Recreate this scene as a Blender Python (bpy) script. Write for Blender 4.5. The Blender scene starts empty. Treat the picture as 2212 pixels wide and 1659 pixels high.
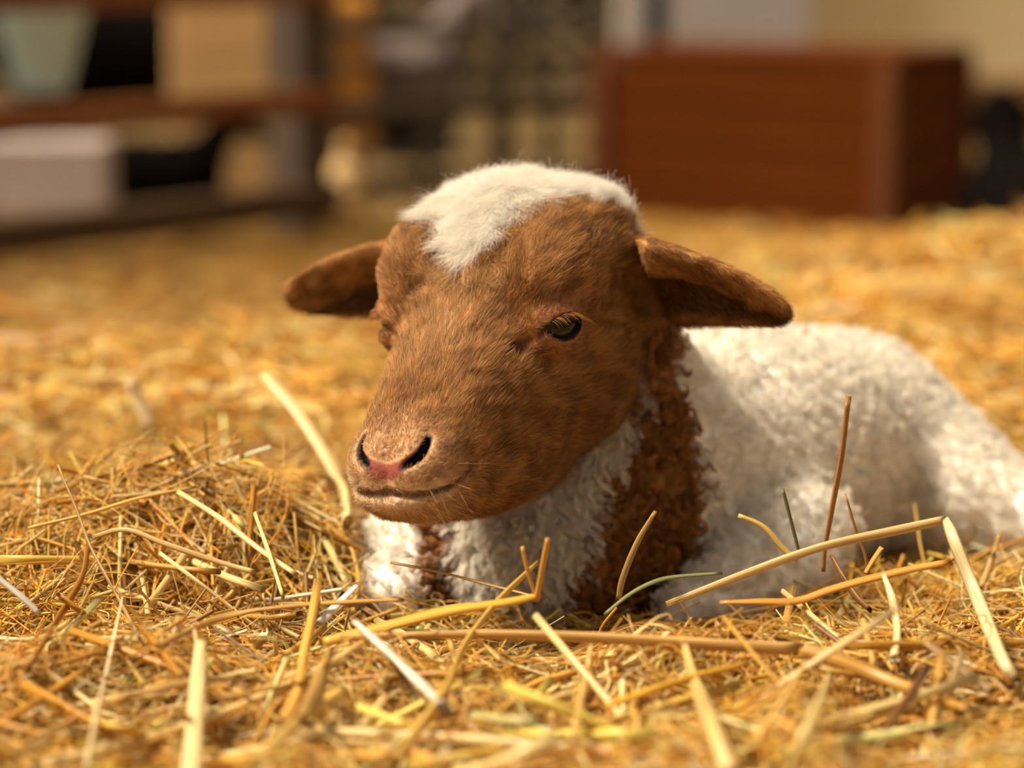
import bpy, math, random
import numpy as np
from mathutils import Vector, Matrix
from mathutils.kdtree import KDTree

# ------------------------------------------------------------------ camera, sky, sun, exposure
scn = bpy.context.scene
COL = scn.collection
FPX = 5690.0                       # focal length in pixels of the 2212 x 1659 frame
CAM_H = 0.254
PITCH = math.atan((829.5 + 120.0) / FPX)
FOCUS = 0.992
APERTURE = 0.0182                  # diameter of the lens opening, metres
cam_d = bpy.data.cameras.new('camera')
cam_d.sensor_width = 36.0
cam_d.lens = 36.0 * FPX / 2212.0
cam_d.clip_start = 0.05
cam_d.dof.use_dof = True
cam_d.dof.focus_distance = FOCUS
cam_d.dof.aperture_fstop = cam_d.lens / 1000.0 / APERTURE
cam = bpy.data.objects.new('camera', cam_d)
cam.location = (0, 0, CAM_H)
cam.rotation_euler = (math.pi / 2 - PITCH, 0, 0)
COL.objects.link(cam)
scn.camera = cam

world = bpy.data.worlds.new('overcast_sky')
scn.world = world
world.use_nodes = True
wn = world.node_tree.nodes
wn.clear()
w_out = wn.new('ShaderNodeOutputWorld')
w_bg = wn.new('ShaderNodeBackground')
w_bg.inputs['Color'].default_value = (1.0, 0.92, 0.82, 1)
w_bg.inputs['Strength'].default_value = 0.36
world.node_tree.links.new(w_bg.outputs[0], w_out.inputs['Surface'])

sun_d = bpy.data.lights.new('sun', 'SUN')
sun_d.energy = 7.2
sun_d.angle = math.radians(20)
sun_d.color = (1.0, 0.91, 0.77)
sun = bpy.data.objects.new('sun', sun_d)
SUN_FROM = Vector((-0.54, -0.08, 0.84)).normalized()      # towards the sun
sun.rotation_euler = SUN_FROM.to_track_quat('Z', 'Y').to_euler()
sun.location = (-1.5, 1.0, 3.0)
COL.objects.link(sun)

scn.view_settings.view_transform = 'Standard'
scn.view_settings.look = 'None'
scn.view_settings.exposure = 0.14
scn.view_settings.gamma = 1.0
scn.view_settings.use_curve_mapping = False
scn.cycles.adaptive_threshold = 0.12
scn.cycles.adaptive_min_samples = 12
scn.cycles.diffuse_bounces = 4
scn.cycles.max_bounces = 5

# ------------------------------------------------------------------ helpers
RIGHT = np.array([1.0, 0, 0])
FWD = np.array([0.0, math.cos(PITCH), -math.sin(PITCH)])
UP = np.array([0.0, math.sin(PITCH), math.cos(PITCH)])
CAM = np.array([0.0, 0.0, CAM_H])

def ray(px, py):
    return FWD + (px - 1106.0) / FPX * RIGHT + (829.5 - py) / FPX * UP

def P(px, py, d):
    """point of the place that the photograph shows at a pixel, at a depth in metres"""
    return CAM + d * ray(px, py)

def srgb(r, g, b):
    f = lambda c: (c / 255 / 12.92) if c / 255 <= 0.04045 else ((c / 255 + 0.055) / 1.055) ** 2.4
    return (f(r), f(g), f(b), 1.0)

def S3(r, g, b):
    return np.array(srgb(r, g, b)[:3])

rng = np.random.default_rng(7)

class SineNoise:
    """smooth band-limited noise, about -1..1"""
    def __init__(self, freq, seed, n=10):
        r = np.random.default_rng(seed)
        k = r.normal(size=(n, 3))
        k /= np.linalg.norm(k, axis=1)[:, None]
        self.k = (k * freq * r.uniform(0.6, 1.5, (n, 1)) * 2 * math.pi).astype(np.float32)
        self.p = r.uniform(0, 2 * math.pi, n).astype(np.float32)
        self.n = n
    def __call__(self, p):
        o = np.zeros(p.shape[:-1], dtype=np.float32)
        for k, ph in zip(self.k, self.p):
            o += np.sin(p[..., 0] * k[0] + p[..., 1] * k[1] + p[..., 2] * k[2] + ph)
        return o / math.sqrt(self.n / 2) * 0.7

def smin(a, b, k):
    h = np.clip(0.5 + 0.5 * (b - a) / k, 0, 1)
    return b + (a - b) * h - k * h * (1 - h)

def smax(a, b, k):
    return -smin(-a, -b, k)

def round_cone(p, a, b, r1, r2):
    a = np.asarray(a, dtype=p.dtype); b = np.asarray(b, dtype=p.dtype)
    ba = b - a
    t = np.clip(((p - a) @ ba) / (ba @ ba), 0, 1)
    q = p - a - t[..., None] * ba
    return np.sqrt((q * q).sum(-1)) - (r1 + (r2 - r1) * t)

def ellipsoid(p, c, r, axes=None):
    q = p - np.asarray(c, dtype=p.dtype)
    if axes is not None:
        q = q @ np.asarray(axes, dtype=p.dtype).T
    r = np.asarray(r, dtype=p.dtype)
    k0 = np.sqrt(((q / r) ** 2).sum(-1))
    k1 = np.sqrt(((q / (r * r)) ** 2).sum(-1))
    return k0 * (k0 - 1.0) / np.maximum(k1, 1e-9)

def surface_nets(xs, ys, zs, D):
    """mesh of the zero level of D sampled on a rectilinear grid"""
    ins = D < 0
    nx, ny, nz = D.shape
    cnt = np.zeros((nx - 1, ny - 1, nz - 1), dtype=np.uint8)
    for i in (0, 1):
        for j in (0, 1):
            for k in (0, 1):
                cnt += ins[i:nx - 1 + i, j:ny - 1 + j, k:nz - 1 + k]
    act = (cnt > 0) & (cnt < 8)
    I, J, K = np.nonzero(act)
    cid = np.full(act.shape, -1, dtype=np.int32)
    cid[I, J, K] = np.arange(len(I))
    acc = np.zeros((len(I), 3)); n = np.zeros(len(I))
    crn = [(i, j, k) for i in (0, 1) for j in (0, 1) for k in (0, 1)]
    for a in range(8):
        for b in range(a + 1, 8):
            if sum(abs(crn[a][t] - crn[b][t]) for t in range(3)) != 1:
                continue
            A = crn[a]; B = crn[b]
            da = D[I + A[0], J + A[1], K + A[2]]; db = D[I + B[0], J + B[1], K + B[2]]
            m = (da < 0) != (db < 0)
            t = np.where(m, da / np.where(m, da - db, 1), 0)
            pa = np.stack([xs[I + A[0]], ys[J + A[1]], zs[K + A[2]]], 1)
            pb = np.stack([xs[I + B[0]], ys[J + B[1]], zs[K + B[2]]], 1)
            acc += np.where(m[:, None], pa + (pb - pa) * t[:, None], 0); n += m
    V = acc / n[:, None]
    quads = []
    def emit(i, j, k, c, flip):
        q = np.stack([cid[i + o[0], j + o[1], k + o[2]] for o in c], 1)
        q[flip] = q[flip][:, ::-1]
        quads.append(q)
    s = ins[:-1, 1:-1, 1:-1] != ins[1:, 1:-1, 1:-1]
    i, j, k = np.nonzero(s); emit(i, j, k, [(0, 0, 0), (0, 1, 0), (0, 1, 1), (0, 0, 1)], ~ins[i, j + 1, k + 1])
    s = ins[1:-1, :-1, 1:-1] != ins[1:-1, 1:, 1:-1]
    i, j, k = np.nonzero(s); emit(i, j, k, [(0, 0, 0), (0, 0, 1), (1, 0, 1), (1, 0, 0)], ~ins[i + 1, j, k + 1])
    s = ins[1:-1, 1:-1, :-1] != ins[1:-1, 1:-1, 1:]
    i, j, k = np.nonzero(s); emit(i, j, k, [(0, 0, 0), (1, 0, 0), (1, 1, 0), (0, 1, 0)], ~ins[i + 1, j + 1, k])
    return V, np.concatenate(quads)

def mesh_from(name, V, F, smooth=True):
    """V (n,3), F (m,4) or (m,3) arrays -> mesh data"""
    me = bpy.data.meshes.new(name)
    V = np.ascontiguousarray(V, dtype=np.float32); F = np.ascontiguousarray(F, dtype=np.int32)
    k = F.shape[1]
    me.vertices.add(len(V)); me.vertices.foreach_set('co', V.ravel())
    me.loops.add(F.size); me.loops.foreach_set('vertex_index', F.ravel())
    me.polygons.add(len(F)); me.polygons.foreach_set('loop_start', np.arange(len(F), dtype=np.int32) * k)
    me.polygons.foreach_set('use_smooth', np.full(len(F), smooth))
    me.update(calc_edges=True)
    me.validate()
    return me

def set_tint(me, C, name='tint'):
    a = me.attributes.new(name, 'FLOAT_COLOR', 'POINT')
    c4 = np.ones((len(C), 4), dtype=np.float32); c4[:, :3] = C
    a.data.foreach_set('color', c4.ravel())

def link(name, data, mat=None, parent=None, label=None, cat=None, group=None, kind=None):
    o = bpy.data.objects.new(name, data)
    COL.objects.link(o)
    if mat is not None and data is not None and len(data.materials) == 0:
        data.materials.append(mat)
    if parent is not None: o.parent = parent
    if label: o['label'] = label
    if cat: o['category'] = cat
    if group: o['group'] = group
    if kind: o['kind'] = kind
    return o

def empty(name, loc, label, cat, group=None):
    o = link(name, None, label=label, cat=cat, group=group)
    o.location = [float(v) for v in loc]
    bpy.context.view_layer.update()
    return o

def adopt(o, parent):
    """parent o without moving it"""
    o.parent = parent
    o.matrix_parent_inverse = parent.matrix_world.inverted()

def material(name, color, rough=0.7, attr=None, noise=None, bump=0.0, bscale=200, spec=0.3, transl=0.0, sheen=0.0):
    """principled material; attr = colour attribute; noise = (scale, dark colour, contrast) mixes a second tone by object position"""
    m = bpy.data.materials.new(name); m.use_nodes = True
    nt = m.node_tree; N = nt.nodes; L = nt.links
    b = N['Principled BSDF']
    b.inputs['Roughness'].default_value = rough
    b.inputs['Specular IOR Level'].default_value = spec
    b.inputs['Base Color'].default_value = color
    src = None
    if attr:
        a = N.new('ShaderNodeAttribute'); a.attribute_name = attr; src = a.outputs['Color']
    if noise:
        tc = N.new('ShaderNodeTexCoord')
        mp = N.new('ShaderNodeMapping'); L.new(tc.outputs['Object'], mp.inputs['Vector'])
        if len(noise) > 3: mp.inputs['Scale'].default_value = noise[3]
        nz = N.new('ShaderNodeTexNoise'); nz.inputs['Scale'].default_value = noise[0]; nz.inputs['Detail'].default_value = 4
        L.new(mp.outputs[0], nz.inputs['Vector'])
        rp = N.new('ShaderNodeValToRGB'); rp.color_ramp.elements[0].position = 0.5 - noise[2]; rp.color_ramp.elements[1].position = 0.5 + noise[2]
        L.new(nz.outputs['Fac'], rp.inputs['Fac'])
        mx = N.new('ShaderNodeMix'); mx.data_type = 'RGBA'
        L.new(rp.outputs['Color'], mx.inputs['Factor'])
        mx.inputs[6].default_value = noise[1]
        if src is not None: L.new(src, mx.inputs[7])
        else: mx.inputs[7].default_value = color
        src = mx.outputs[2]
    if src is not None: L.new(src, b.inputs['Base Color'])
    if bump:
        nz2 = N.new('ShaderNodeTexNoise'); nz2.inputs['Scale'].default_value = bscale; nz2.inputs['Detail'].default_value = 3
        tc2 = N.new('ShaderNodeTexCoord'); L.new(tc2.outputs['Object'], nz2.inputs['Vector'])
        bp = N.new('ShaderNodeBump'); bp.inputs['Strength'].default_value = bump; bp.inputs['Distance'].default_value = 0.003
        L.new(nz2.outputs['Fac'], bp.inputs['Height']); L.new(bp.outputs[0], b.inputs['Normal'])
    if sheen: b.inputs['Sheen Weight'].default_value = sheen
    if transl:
        tr = N.new('ShaderNodeBsdfTranslucent'); tr.inputs['Color'].default_value = color
        if src is not None: L.new(src, tr.inputs['Color'])
        ms = N.new('ShaderNodeMixShader'); ms.inputs[0].default_value = transl
        out = N['Material Output']
        L.new(b.outputs[0], ms.inputs[1]); L.new(tr.outputs[0], ms.inputs[2]); L.new(ms.outputs[0], out.inputs['Surface'])
    return m

def box_mesh(name, sx, sy, sz, bev=0.0):
    """box centred on its origin, chamfered edges"""
    import bmesh
    bm = bmesh.new(); bmesh.ops.create_cube(bm, size=1.0)
    for v in bm.verts: v.co = (v.co.x * sx, v.co.y * sy, v.co.z * sz)
    if bev: bmesh.ops.bevel(bm, geom=list(bm.edges), offset=bev, segments=1, affect='EDGES')
    me = bpy.data.meshes.new(name); bm.to_mesh(me); bm.free()
    return me

# ------------------------------------------------------------------ lie of the land
_tn1 = SineNoise(9.0, 11); _tn2 = SineNoise(28.0, 12)
def smooth01(t):
    t = np.clip(t, 0, 1); return t * t * (3 - 2 * t)
def terrain(x, y):
    x = np.asarray(x, dtype=np.float64); y = np.asarray(y, dtype=np.float64)
    z = -0.10 * smooth01((y - 1.25) / 1.9)
    g = lambda cx, cy, sx, sy, a: a * np.exp(-((x - cx) / sx) ** 2 - ((y - cy) / sy) ** 2)
    z = z + g(-0.140, 1.070, 0.080, 0.055, 0.042)              # straw heaped beside the lamb
    z = z + g(0.10, 1.13, 0.17, 0.085, -0.030)                 # the hollow it lies in
    z = z + g(0.03, 0.99, 0.15, 0.06, -0.017)
    z = z + g(0.50, 1.95, 0.34, 0.24, 0.084)                   # pile behind the lamb
    z = z + g(0.02, 1.62, 0.30, 0.20, 0.012)
    q = np.stack([x, y, 0 * x], -1)
    z = z + (0.0045 * _tn1(q) + 0.0032 * _tn2(q)) * (1 + 1.0 * smooth01((0.97 - y) / 0.12))
    return z
def toward_fence(x, y):
    """weight of the darker straw tone, growing towards the fence and to the left"""
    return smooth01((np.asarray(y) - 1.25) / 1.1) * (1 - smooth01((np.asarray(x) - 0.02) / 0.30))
# ------------------------------------------------------------------ ground, walls
gxs = np.concatenate([[-40.0, -15.0], np.linspace(-6, -1.0, 26), np.linspace(-0.96, 0.96, 97), np.linspace(1.0, 6, 26), [15.0, 40.0]])
gys = np.concatenate([np.linspace(-2.0, 0.4, 13), np.linspace(0.43, 2.6, 109), np.linspace(2.7, 9.0, 40), [12.0, 20.0, 40.0, 90.0]])
GX, GY = np.meshgrid(gxs, gys, indexing='ij')
gV = np.stack([GX, GY, terrain(GX, GY) - 0.012], -1).reshape(-1, 3)
_i = np.arange(len(gV)).reshape(GX.shape)
gF = np.stack([_i[:-1, :-1], _i[1:, :-1], _i[1:, 1:], _i[:-1, 1:]], -1).reshape(-1, 4)
def ground_material():
    m = material('straw_ground', srgb(126, 84, 30), 0.9, noise=(60, srgb(64, 38, 12), 0.18), bump=0.6, bscale=140)
    N = m.node_tree.nodes; L = m.node_tree.links; b = N['Principled BSDF']
    old = b.inputs['Base Color'].links[0].from_socket
    ge = N.new('ShaderNodeNewGeometry'); sp = N.new('ShaderNodeSeparateXYZ'); L.new(ge.outputs['Position'], sp.inputs[0])
    mr = N.new('ShaderNodeMapRange'); mr.inputs[1].default_value = 1.5; mr.inputs[2].default_value = 2.7   # turns to brown earth towards the fence
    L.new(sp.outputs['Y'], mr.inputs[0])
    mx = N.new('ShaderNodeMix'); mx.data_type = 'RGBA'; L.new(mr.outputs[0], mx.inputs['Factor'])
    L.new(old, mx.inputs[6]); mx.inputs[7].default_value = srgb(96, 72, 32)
    L.new(mx.outputs[2], b.inputs['Base Color'])
    return m
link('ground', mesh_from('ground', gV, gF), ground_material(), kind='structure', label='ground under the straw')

def place(name, me, mat, loc, rotz=0.0, parent=None, rx=0.0, ry=0.0, **kw):
    o = link(name, me, mat, **kw)
    o.location = [float(v) for v in loc]; o.rotation_euler = (rx, ry, rotz)
    if parent is not None:
        bpy.context.view_layer.update(); adopt(o, parent)
    return o

GZ = -0.10                                              # level of the yard behind
wall = place('wall_back', box_mesh('wall_back', 3.2, 0.10, 1.9, 0.004), material('beige_render', srgb(246, 222, 172), 0.9, noise=(3, srgb(234, 206, 152), 0.3)), (2.17, 5.15, GZ + 0.95), kind='structure', label='beige rendered wall behind the crate')
plinth = place('trim_1', box_mesh('plinth', 3.2, 0.03, 0.10, 0.004), material('plinth', srgb(150, 108, 58), 0.9, noise=(6, srgb(120, 84, 44), 0.3)), (2.17, 5.085, GZ + 0.05), kind='structure', label='brown plinth strip along the foot of the beige wall')
wall2 = place('wall_left', box_mesh('wall_side', 0.36, 0.06, 1.9, 0.004), material('grey_render', srgb(196, 184, 176), 0.9, noise=(3, srgb(180, 168, 160), 0.3)), (0.382, 5.03, GZ + 0.95), kind='structure', label='pale grey wall section beside the beige wall')

# ------------------------------------------------------------------ wooden fence beside the pen
WOOD_O = material('orange_wood', srgb(140, 80, 22), 0.6, noise=(7, srgb(100, 54, 12), 0.22, (1, 12, 12)), bump=0.2)
WOOD_D = material('dark_wood', srgb(96, 68, 34), 0.75, noise=(7, srgb(70, 48, 24), 0.22, (1, 12, 12)), bump=0.2)
WOOD_G = material('weathered_wood', srgb(92, 74, 54), 0.8, noise=(9, srgb(68, 54, 40), 0.2, (12, 12, 1)), bump=0.2)
post_p = P(648, 505, 3.20); far_p = P(0, 255, 2.777)
fa = np.array([post_p[0], post_p[1]]); fb_ = np.array([far_p[0], far_p[1]])
fdir = (fb_ - fa) / np.linalg.norm(fb_ - fa); fang = math.atan2(fdir[1], fdir[0])
fence = empty('wooden_fence', (fa[0], fa[1], GZ), 'wooden rail fence with orange-brown rails behind the lamb', 'fence')
place('post', box_mesh('post', 0.056, 0.056, 0.62, 0.004), WOOD_G, (fa[0], fa[1], GZ + 0.30), fang, fence, label='weathered grey-brown post')
place('post', box_mesh('post', 0.056, 0.056, 0.62, 0.004), WOOD_G, (fa[0] + fdir[0] * 1.15, fa[1] + fdir[1] * 1.15, GZ + 0.30), fang, fence)
for z, hgt, mt in ((0.206, 0.042, WOOD_O), (0.071, 0.031, WOOD_O), (-0.048, 0.040, WOOD_D)):
    c = fa + fdir * 0.60
    off = np.array([-fdir[1], fdir[0]]); off = off * (-0.036 if off[1] > 0 else 0.036)
    place('rail', box_mesh('rail', 1.26, 0.018, hgt, 0.003), mt, (c[0] + off[0], c[1] + off[1], z), fang, fence)

# ------------------------------------------------------------------ metal hurdle gate
STEEL = material('galvanised_steel', srgb(98, 84, 64), 0.55, noise=(8, srgb(76, 66, 50), 0.3), spec=0.4)
ga = P(712, 440, 3.42); gb = P(1300, 440, 3.60)
gate = empty('metal_gate', (ga[0], ga[1], GZ), 'grey metal hurdle gate between the fence post and the wooden crate', 'gate')
gv = gb[:2] - ga[:2]; gl = float(np.linalg.norm(gv)); gang = math.atan2(gv[1], gv[0]); gc = (ga[:2] + gb[:2]) / 2
for py, hpx in ((62, 34), (138, 22), (232, 46), (318, 18), (392, 44)):
    z = float(P(1000, py, 3.51)[2])
    place('bar', box_mesh('bar', gl, 0.014, hpx * 0.000617, 0.003), STEEL, (gc[0], gc[1], z), gang, gate)
for t, wpx in ((0.0, 30), (0.62, 44), (0.80, 16), (1.0, 34)):
    q = ga[:2] + gv * t
    place('upright', box_mesh('upright', wpx * 0.000617, 0.016, 0.36, 0.003), STEEL, (q[0], q[1] - 0.012, GZ + 0.19), gang, gate)

# ------------------------------------------------------------------ wooden crate
CR_A = material('crate_board', srgb(98, 46, 2), 0.85, noise=(5, srgb(76, 33, 1), 0.25, (1, 1, 14)), bump=0.25, spec=0.08)
CR_B = material('crate_post', srgb(104, 54, 8), 0.85, noise=(5, srgb(80, 40, 4), 0.25, (14, 14, 1)), bump=0.25)
cn = P(1912, 486, 3.20); cl = P(1300, 466, 3.38); cr_dir = (cl - cn)[:2]; cw = float(np.linalg.norm(cr_dir)); cr_dir /= cw
cs_dir = np.array([-cr_dir[1], cr_dir[0]]); cs_dir = cs_dir if cs_dir[1] > 0 else -cs_dir
cdp = 0.27; ch = 0.208
crate = empty('wooden_crate', (cn[0], cn[1], GZ), 'large reddish-brown wooden crate behind the straw pile', 'crate')
ca = math.atan2(cr_dir[1], cr_dir[0]); cb = math.atan2(cs_dir[1], cs_dir[0])
nb = 4; bh = ch / nb
for k in range(nb):
    z = GZ + bh * (k + 0.5)
    q = cn[:2] + cr_dir * cw / 2
    place('board', box_mesh('board', cw, 0.016, bh - 0.002, 0.002), CR_A, (q[0], q[1], z), ca, crate)
    q = cn[:2] + cs_dir * cdp / 2 + cr_dir * 0.004
    place('board', box_mesh('board', cdp, 0.016, bh - 0.002, 0.002), CR_A, (q[0], q[1], z), cb, crate)
    q = cn[:2] + cs_dir * cdp / 2 + cr_dir * (cw - 0.004)
    place('board', box_mesh('board', cdp, 0.016, bh - 0.002, 0.002), CR_A, (q[0], q[1], z), cb, crate)
    q = cn[:2] + cs_dir * cdp + cr_dir * cw / 2
    place('board', box_mesh('board', cw, 0.016, bh - 0.002, 0.002), CR_A, (q[0], q[1], z), ca, crate)
for a_, b_ in ((0, 0), (1, 0), (0, 1), (1, 1)):
    q = cn[:2] + cr_dir * cw * a_ + cs_dir * cdp * b_
    place('corner_post', box_mesh('corner_post', 0.030, 0.030, ch + 0.006, 0.003), CR_B, (q[0], q[1], GZ + ch / 2), ca, crate)
for k in range(3):
    q = cn[:2] + cr_dir * cw / 2 + cs_dir * cdp * (k + 0.5) / 3
    place('lid_board', box_mesh('lid_board', cw + 0.03, cdp / 3 - 0.003, 0.014, 0.002), CR_A, (q[0], q[1], GZ + ch + 0.010), ca, crate)
stake = place('timber_stake', box_mesh('timber_stake', 0.028, 0.028, 0.42, 0.003), material('dark_stake', srgb(52, 44, 34), 0.8, noise=(9, srgb(36, 30, 24), 0.2)), P(1418, 100, 3.75) * np.array([1, 1, 0]) + np.array([0, 0, GZ + 0.20]), 0.2,
              label='dark upright timber stake standing behind the crate', cat='stake')

# ------------------------------------------------------------------ animals and yard things far out of focus
def blob(name, fn, lo, hi, step, mat, **kw):
    xs, ys, zs = (np.arange(lo[k], hi[k], step) for k in range(3))
    Q = np.stack(np.meshgrid(xs, ys, zs, indexing='ij'), -1)
    V, F = surface_nets(xs, ys, zs, fn(Q))
    nz = SineNoise(1 / 0.025, 91)
    V = V + 0.0025 * nz(V)[:, None] * (V - V.mean(0)) / np.linalg.norm(V - V.mean(0), axis=1)[:, None]
    return link(name, mesh_from(name, V, F), mat, **kw)
BLACK = material('black_fleece', srgb(16, 10, 7), 0.95, noise=(50, srgb(8, 5, 4), 0.2), bump=0.6, bscale=120, spec=0.03)
GREYF = material('grey_fleece', srgb(134, 116, 106), 0.9, noise=(50, srgb(104, 90, 82), 0.2), bump=0.6, bscale=120)

def sheep(o, heading, scale, lying=False):
    """implicit sheep standing or lying on the ground; o = ground point under the chest"""
    c, s_ = math.cos(heading), math.sin(heading)
    fw = np.array([c, s_, 0]); lf = np.array([-s_, c, 0]); up = np.array([0, 0, 1.0])
    W = lambda a, b, cz: o + scale * (a * fw + b * lf + cz * up)
    k = scale
    h = 0.10 if lying else 0.24
    def fn(p):
        d = round_cone(p, W(0.0, 0, h), W(-0.28, 0, h), 0.105 * k, 0.11 * k)
        d = smin(d, round_cone(p, W(0.03, 0, h + 0.03), W(0.12, 0.0, h + 0.16), 0.065 * k, 0.045 * k), 0.03 * k)
        d = smin(d, round_cone(p, W(0.12, 0, h + 0.17), W(0.225, 0, h + 0.115), 0.045 * k, 0.027 * k), 0.02 * k)
        for b in (-1, 1):
            d = smin(d, round_cone(p, W(0.10, 0.035 * b, h + 0.17), W(0.085, 0.105 * b, h + 0.15), 0.016 * k, 0.008 * k), 0.01 * k)
            if lying:
                d = smin(d, round_cone(p, W(0.02, 0.07 * b, 0.04), W(0.13, 0.06 * b, 0.025), 0.035 * k, 0.02 * k), 0.02 * k)
                d = smin(d, round_cone(p, W(-0.28, 0.09 * b, 0.05), W(-0.15, 0.11 * b, 0.025), 0.045 * k, 0.02 * k), 0.02 * k)
            else:
                for a in (0.02, -0.30):
                    d = smin(d, round_cone(p, W(a, 0.055 * b, h - 0.05), W(a + 0.01, 0.055 * b, 0.11), 0.035 * k, 0.017 * k), 0.02 * k)
                    d = smin(d, round_cone(p, W(a + 0.01, 0.055 * b, 0.11), W(a, 0.055 * b, 0.012), 0.016 * k, 0.015 * k), 0.01 * k)
        d = smin(d, round_cone(p, W(-0.38, 0, h + 0.04), W(-0.41, 0, h - 0.06), 0.02 * k, 0.014 * k), 0.02 * k)
        return d
    pts = np.array([W(a, b, cz) for a in (-0.45, 0.27) for b in (-0.16, 0.16) for cz in (0.0, 0.46)])
    return fn, pts.min(0), pts.max(0)
def at_ground(px, d):
    q = P(px, 0, d); return np.array([q[0], q[1], GZ])
fn, lo, hi = sheep(at_ground(120, 3.85), math.radians(182), 0.82)
blob('black_sheep', fn, lo, hi, 0.009, BLACK, label='black sheep standing behind the rails of the fence', cat='sheep')
fn, lo, hi = sheep(at_ground(400, 3.52), math.radians(4), 0.46, True)
blob('black_lamb', fn, lo, hi, 0.006, BLACK, label='black lamb lying behind the fence under the middle rail', cat='lamb')
fn, lo, hi = sheep(at_ground(2208, 2.98), math.radians(95), 0.60, True)
blob('black_lamb', fn, lo, hi, 0.008, BLACK, label='black lamb lying beside the crate at the picture edge', cat='lamb')
fn, lo, hi = sheep(at_ground(900, 4.05), math.radians(5), 0.66)
blob('grey_sheep', fn, lo, hi, 0.009, GREYF, label='grey sheep standing behind the metal gate', cat='sheep')

def lathe(name, prof, seg=28):
    prof = np.array(prof); th = np.linspace(0, 2 * math.pi, seg, endpoint=False)
    V = np.stack([prof[:, 0:1] * np.cos(th), prof[:, 0:1] * np.sin(th), np.repeat(prof[:, 1:2], seg, 1)], -1).reshape(-1, 3)
    F = []
    for i in range(len(prof) - 1):
        for j in range(seg):
            F.append((i * seg + j, i * seg + (j + 1) % seg, (i + 1) * seg + (j + 1) % seg, (i + 1) * seg + j))
    return mesh_from(name, V, np.array(F))
PAIL = material('white_enamel', srgb(206, 244, 255), 0.4, noise=(20, srgb(190, 228, 240), 0.3))
pq = P(92, 112, 3.02)
pail = empty('feed_pail', (pq[0], pq[1], pq[2] - 0.045), 'white pail hanging behind the fence between the upper rails', 'pail')
place('bucket', lathe('bucket', [(0.001, -0.046), (0.026, -0.046), (0.029, -0.043), (0.052, 0.044), (0.055, 0.047), (0.055, 0.050), (0.050, 0.048), (0.027, -0.040), (0.001, -0.041)]), PAIL, pq, 0, pail)
hp = [(0.053 * math.cos(a), 0, 0.046 + 0.058 * math.sin(a)) for a in np.linspace(0, math.pi, 15)]
def wire(name, pts, r, seg=6):
    pts = np.array(pts, dtype=float); V = []; F = []
    for i, q in enumerate(pts):
        t = pts[min(i + 1, len(pts) - 1)] - pts[max(i - 1, 0)]; t /= np.linalg.norm(t)
        a = np.cross(t, (0.13, 0.97, 0.2)); a /= np.linalg.norm(a); b = np.cross(t, a)
        for j in range(seg):
            th = 2 * math.pi * j / seg; V.append(q + r * (a * math.cos(th) + b * math.sin(th)))
    for i in range(len(pts) - 1):
        for j in range(seg): F.append((i * seg + j, i * seg + (j + 1) % seg, (i + 1) * seg + (j + 1) % seg, (i + 1) * seg + j))
    return mesh_from(name, np.array(V), np.array(F))
place('handle', wire('handle', hp, 0.002), STEEL, pq, 0, pail)
tq = at_ground(75, 3.16)
trough = empty('feed_trough', tq, 'pale grey-pink feed trough on the ground behind the lower rails', 'trough')
TR = material('pale_trough', srgb(200, 188, 178), 0.6, noise=(12, srgb(186, 160, 144), 0.3))
place('side', box_mesh('side', 0.17, 0.012, 0.085, 0.003), TR, tq + np.array([0, -0.04, 0.078]), 0.0, trough)
place('side', box_mesh('side', 0.17, 0.012, 0.085, 0.003), TR, tq + np.array([0, 0.04, 0.078]), 0.0, trough)
for sx in (-1, 1):
    place('end', box_mesh('end', 0.012, 0.07, 0.085, 0.003), TR, tq + np.array([0.079 * sx, 0, 0.078]), 0.0, trough)
    place('foot', box_mesh('foot', 0.014, 0.08, 0.036, 0.003), TR, tq + np.array([0.065 * sx, 0, 0.018]), 0.0, trough)
place('bottom', box_mesh('bottom', 0.15, 0.07, 0.010, 0.002), TR, tq + np.array([0, 0, 0.042]), 0.0, trough)
bq = at_ground(492, 3.62)
board = empty('tan_partition', bq, 'tan upright board partition behind the fence left of the post', 'partition')
TB = material('tan_board', srgb(236, 188, 124), 0.8, noise=(4, srgb(220, 170, 106), 0.3, (1, 1, 6)))
for k in range(3):
    place('board', box_mesh('board', 0.160, 0.016, 0.098, 0.002), TB, bq + np.array([-0.002, 0, 0.05 + 0.1 * k]), 0.05, board)
for sx in (-1, 1):
    place('batten', box_mesh('batten', 0.022, 0.014, 0.31, 0.002), TB, bq + np.array([0.064 * sx, 0.016, 0.155]), 0.05, board)
# straw bale and sack behind the gate
hb_ = P(742, 150, 3.95)
bale = empty('straw_bale', (hb_[0], hb_[1], GZ), 'orange-yellow straw bale behind the metal gate beside the post', 'bale')
BALE = material('bale', srgb(214, 148, 52), 0.9, noise=(70, srgb(160, 100, 30), 0.25, (1, 1, 5)), bump=0.8, bscale=160)
place('bale_block', box_mesh('bale_block', 0.085, 0.09, 0.25, 0.012), BALE, (hb_[0], hb_[1], GZ + 0.155), 0.15, bale)
for dz in (0.09, 0.22):
    place('twine', box_mesh('twine', 0.087, 0.092, 0.004, 0.001), WOOD_D, (hb_[0], hb_[1], GZ + dz), 0.15, bale)
sk = at_ground(738, 3.28)
SACK = material('cream_sack', srgb(222, 184, 126), 0.9, noise=(20, srgb(198, 158, 102), 0.3), bump=0.3, bscale=60)
def sack_fn(p):
    d = round_cone(p, sk + np.array([0, 0, 0.030]), sk + np.array([0, 0, 0.062]), 0.030, 0.024)
    return smin(d, round_cone(p, sk + np.array([0.0, 0, 0.09]), sk + np.array([0.006, 0, 0.104]), 0.006, 0.012), 0.012)
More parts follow.
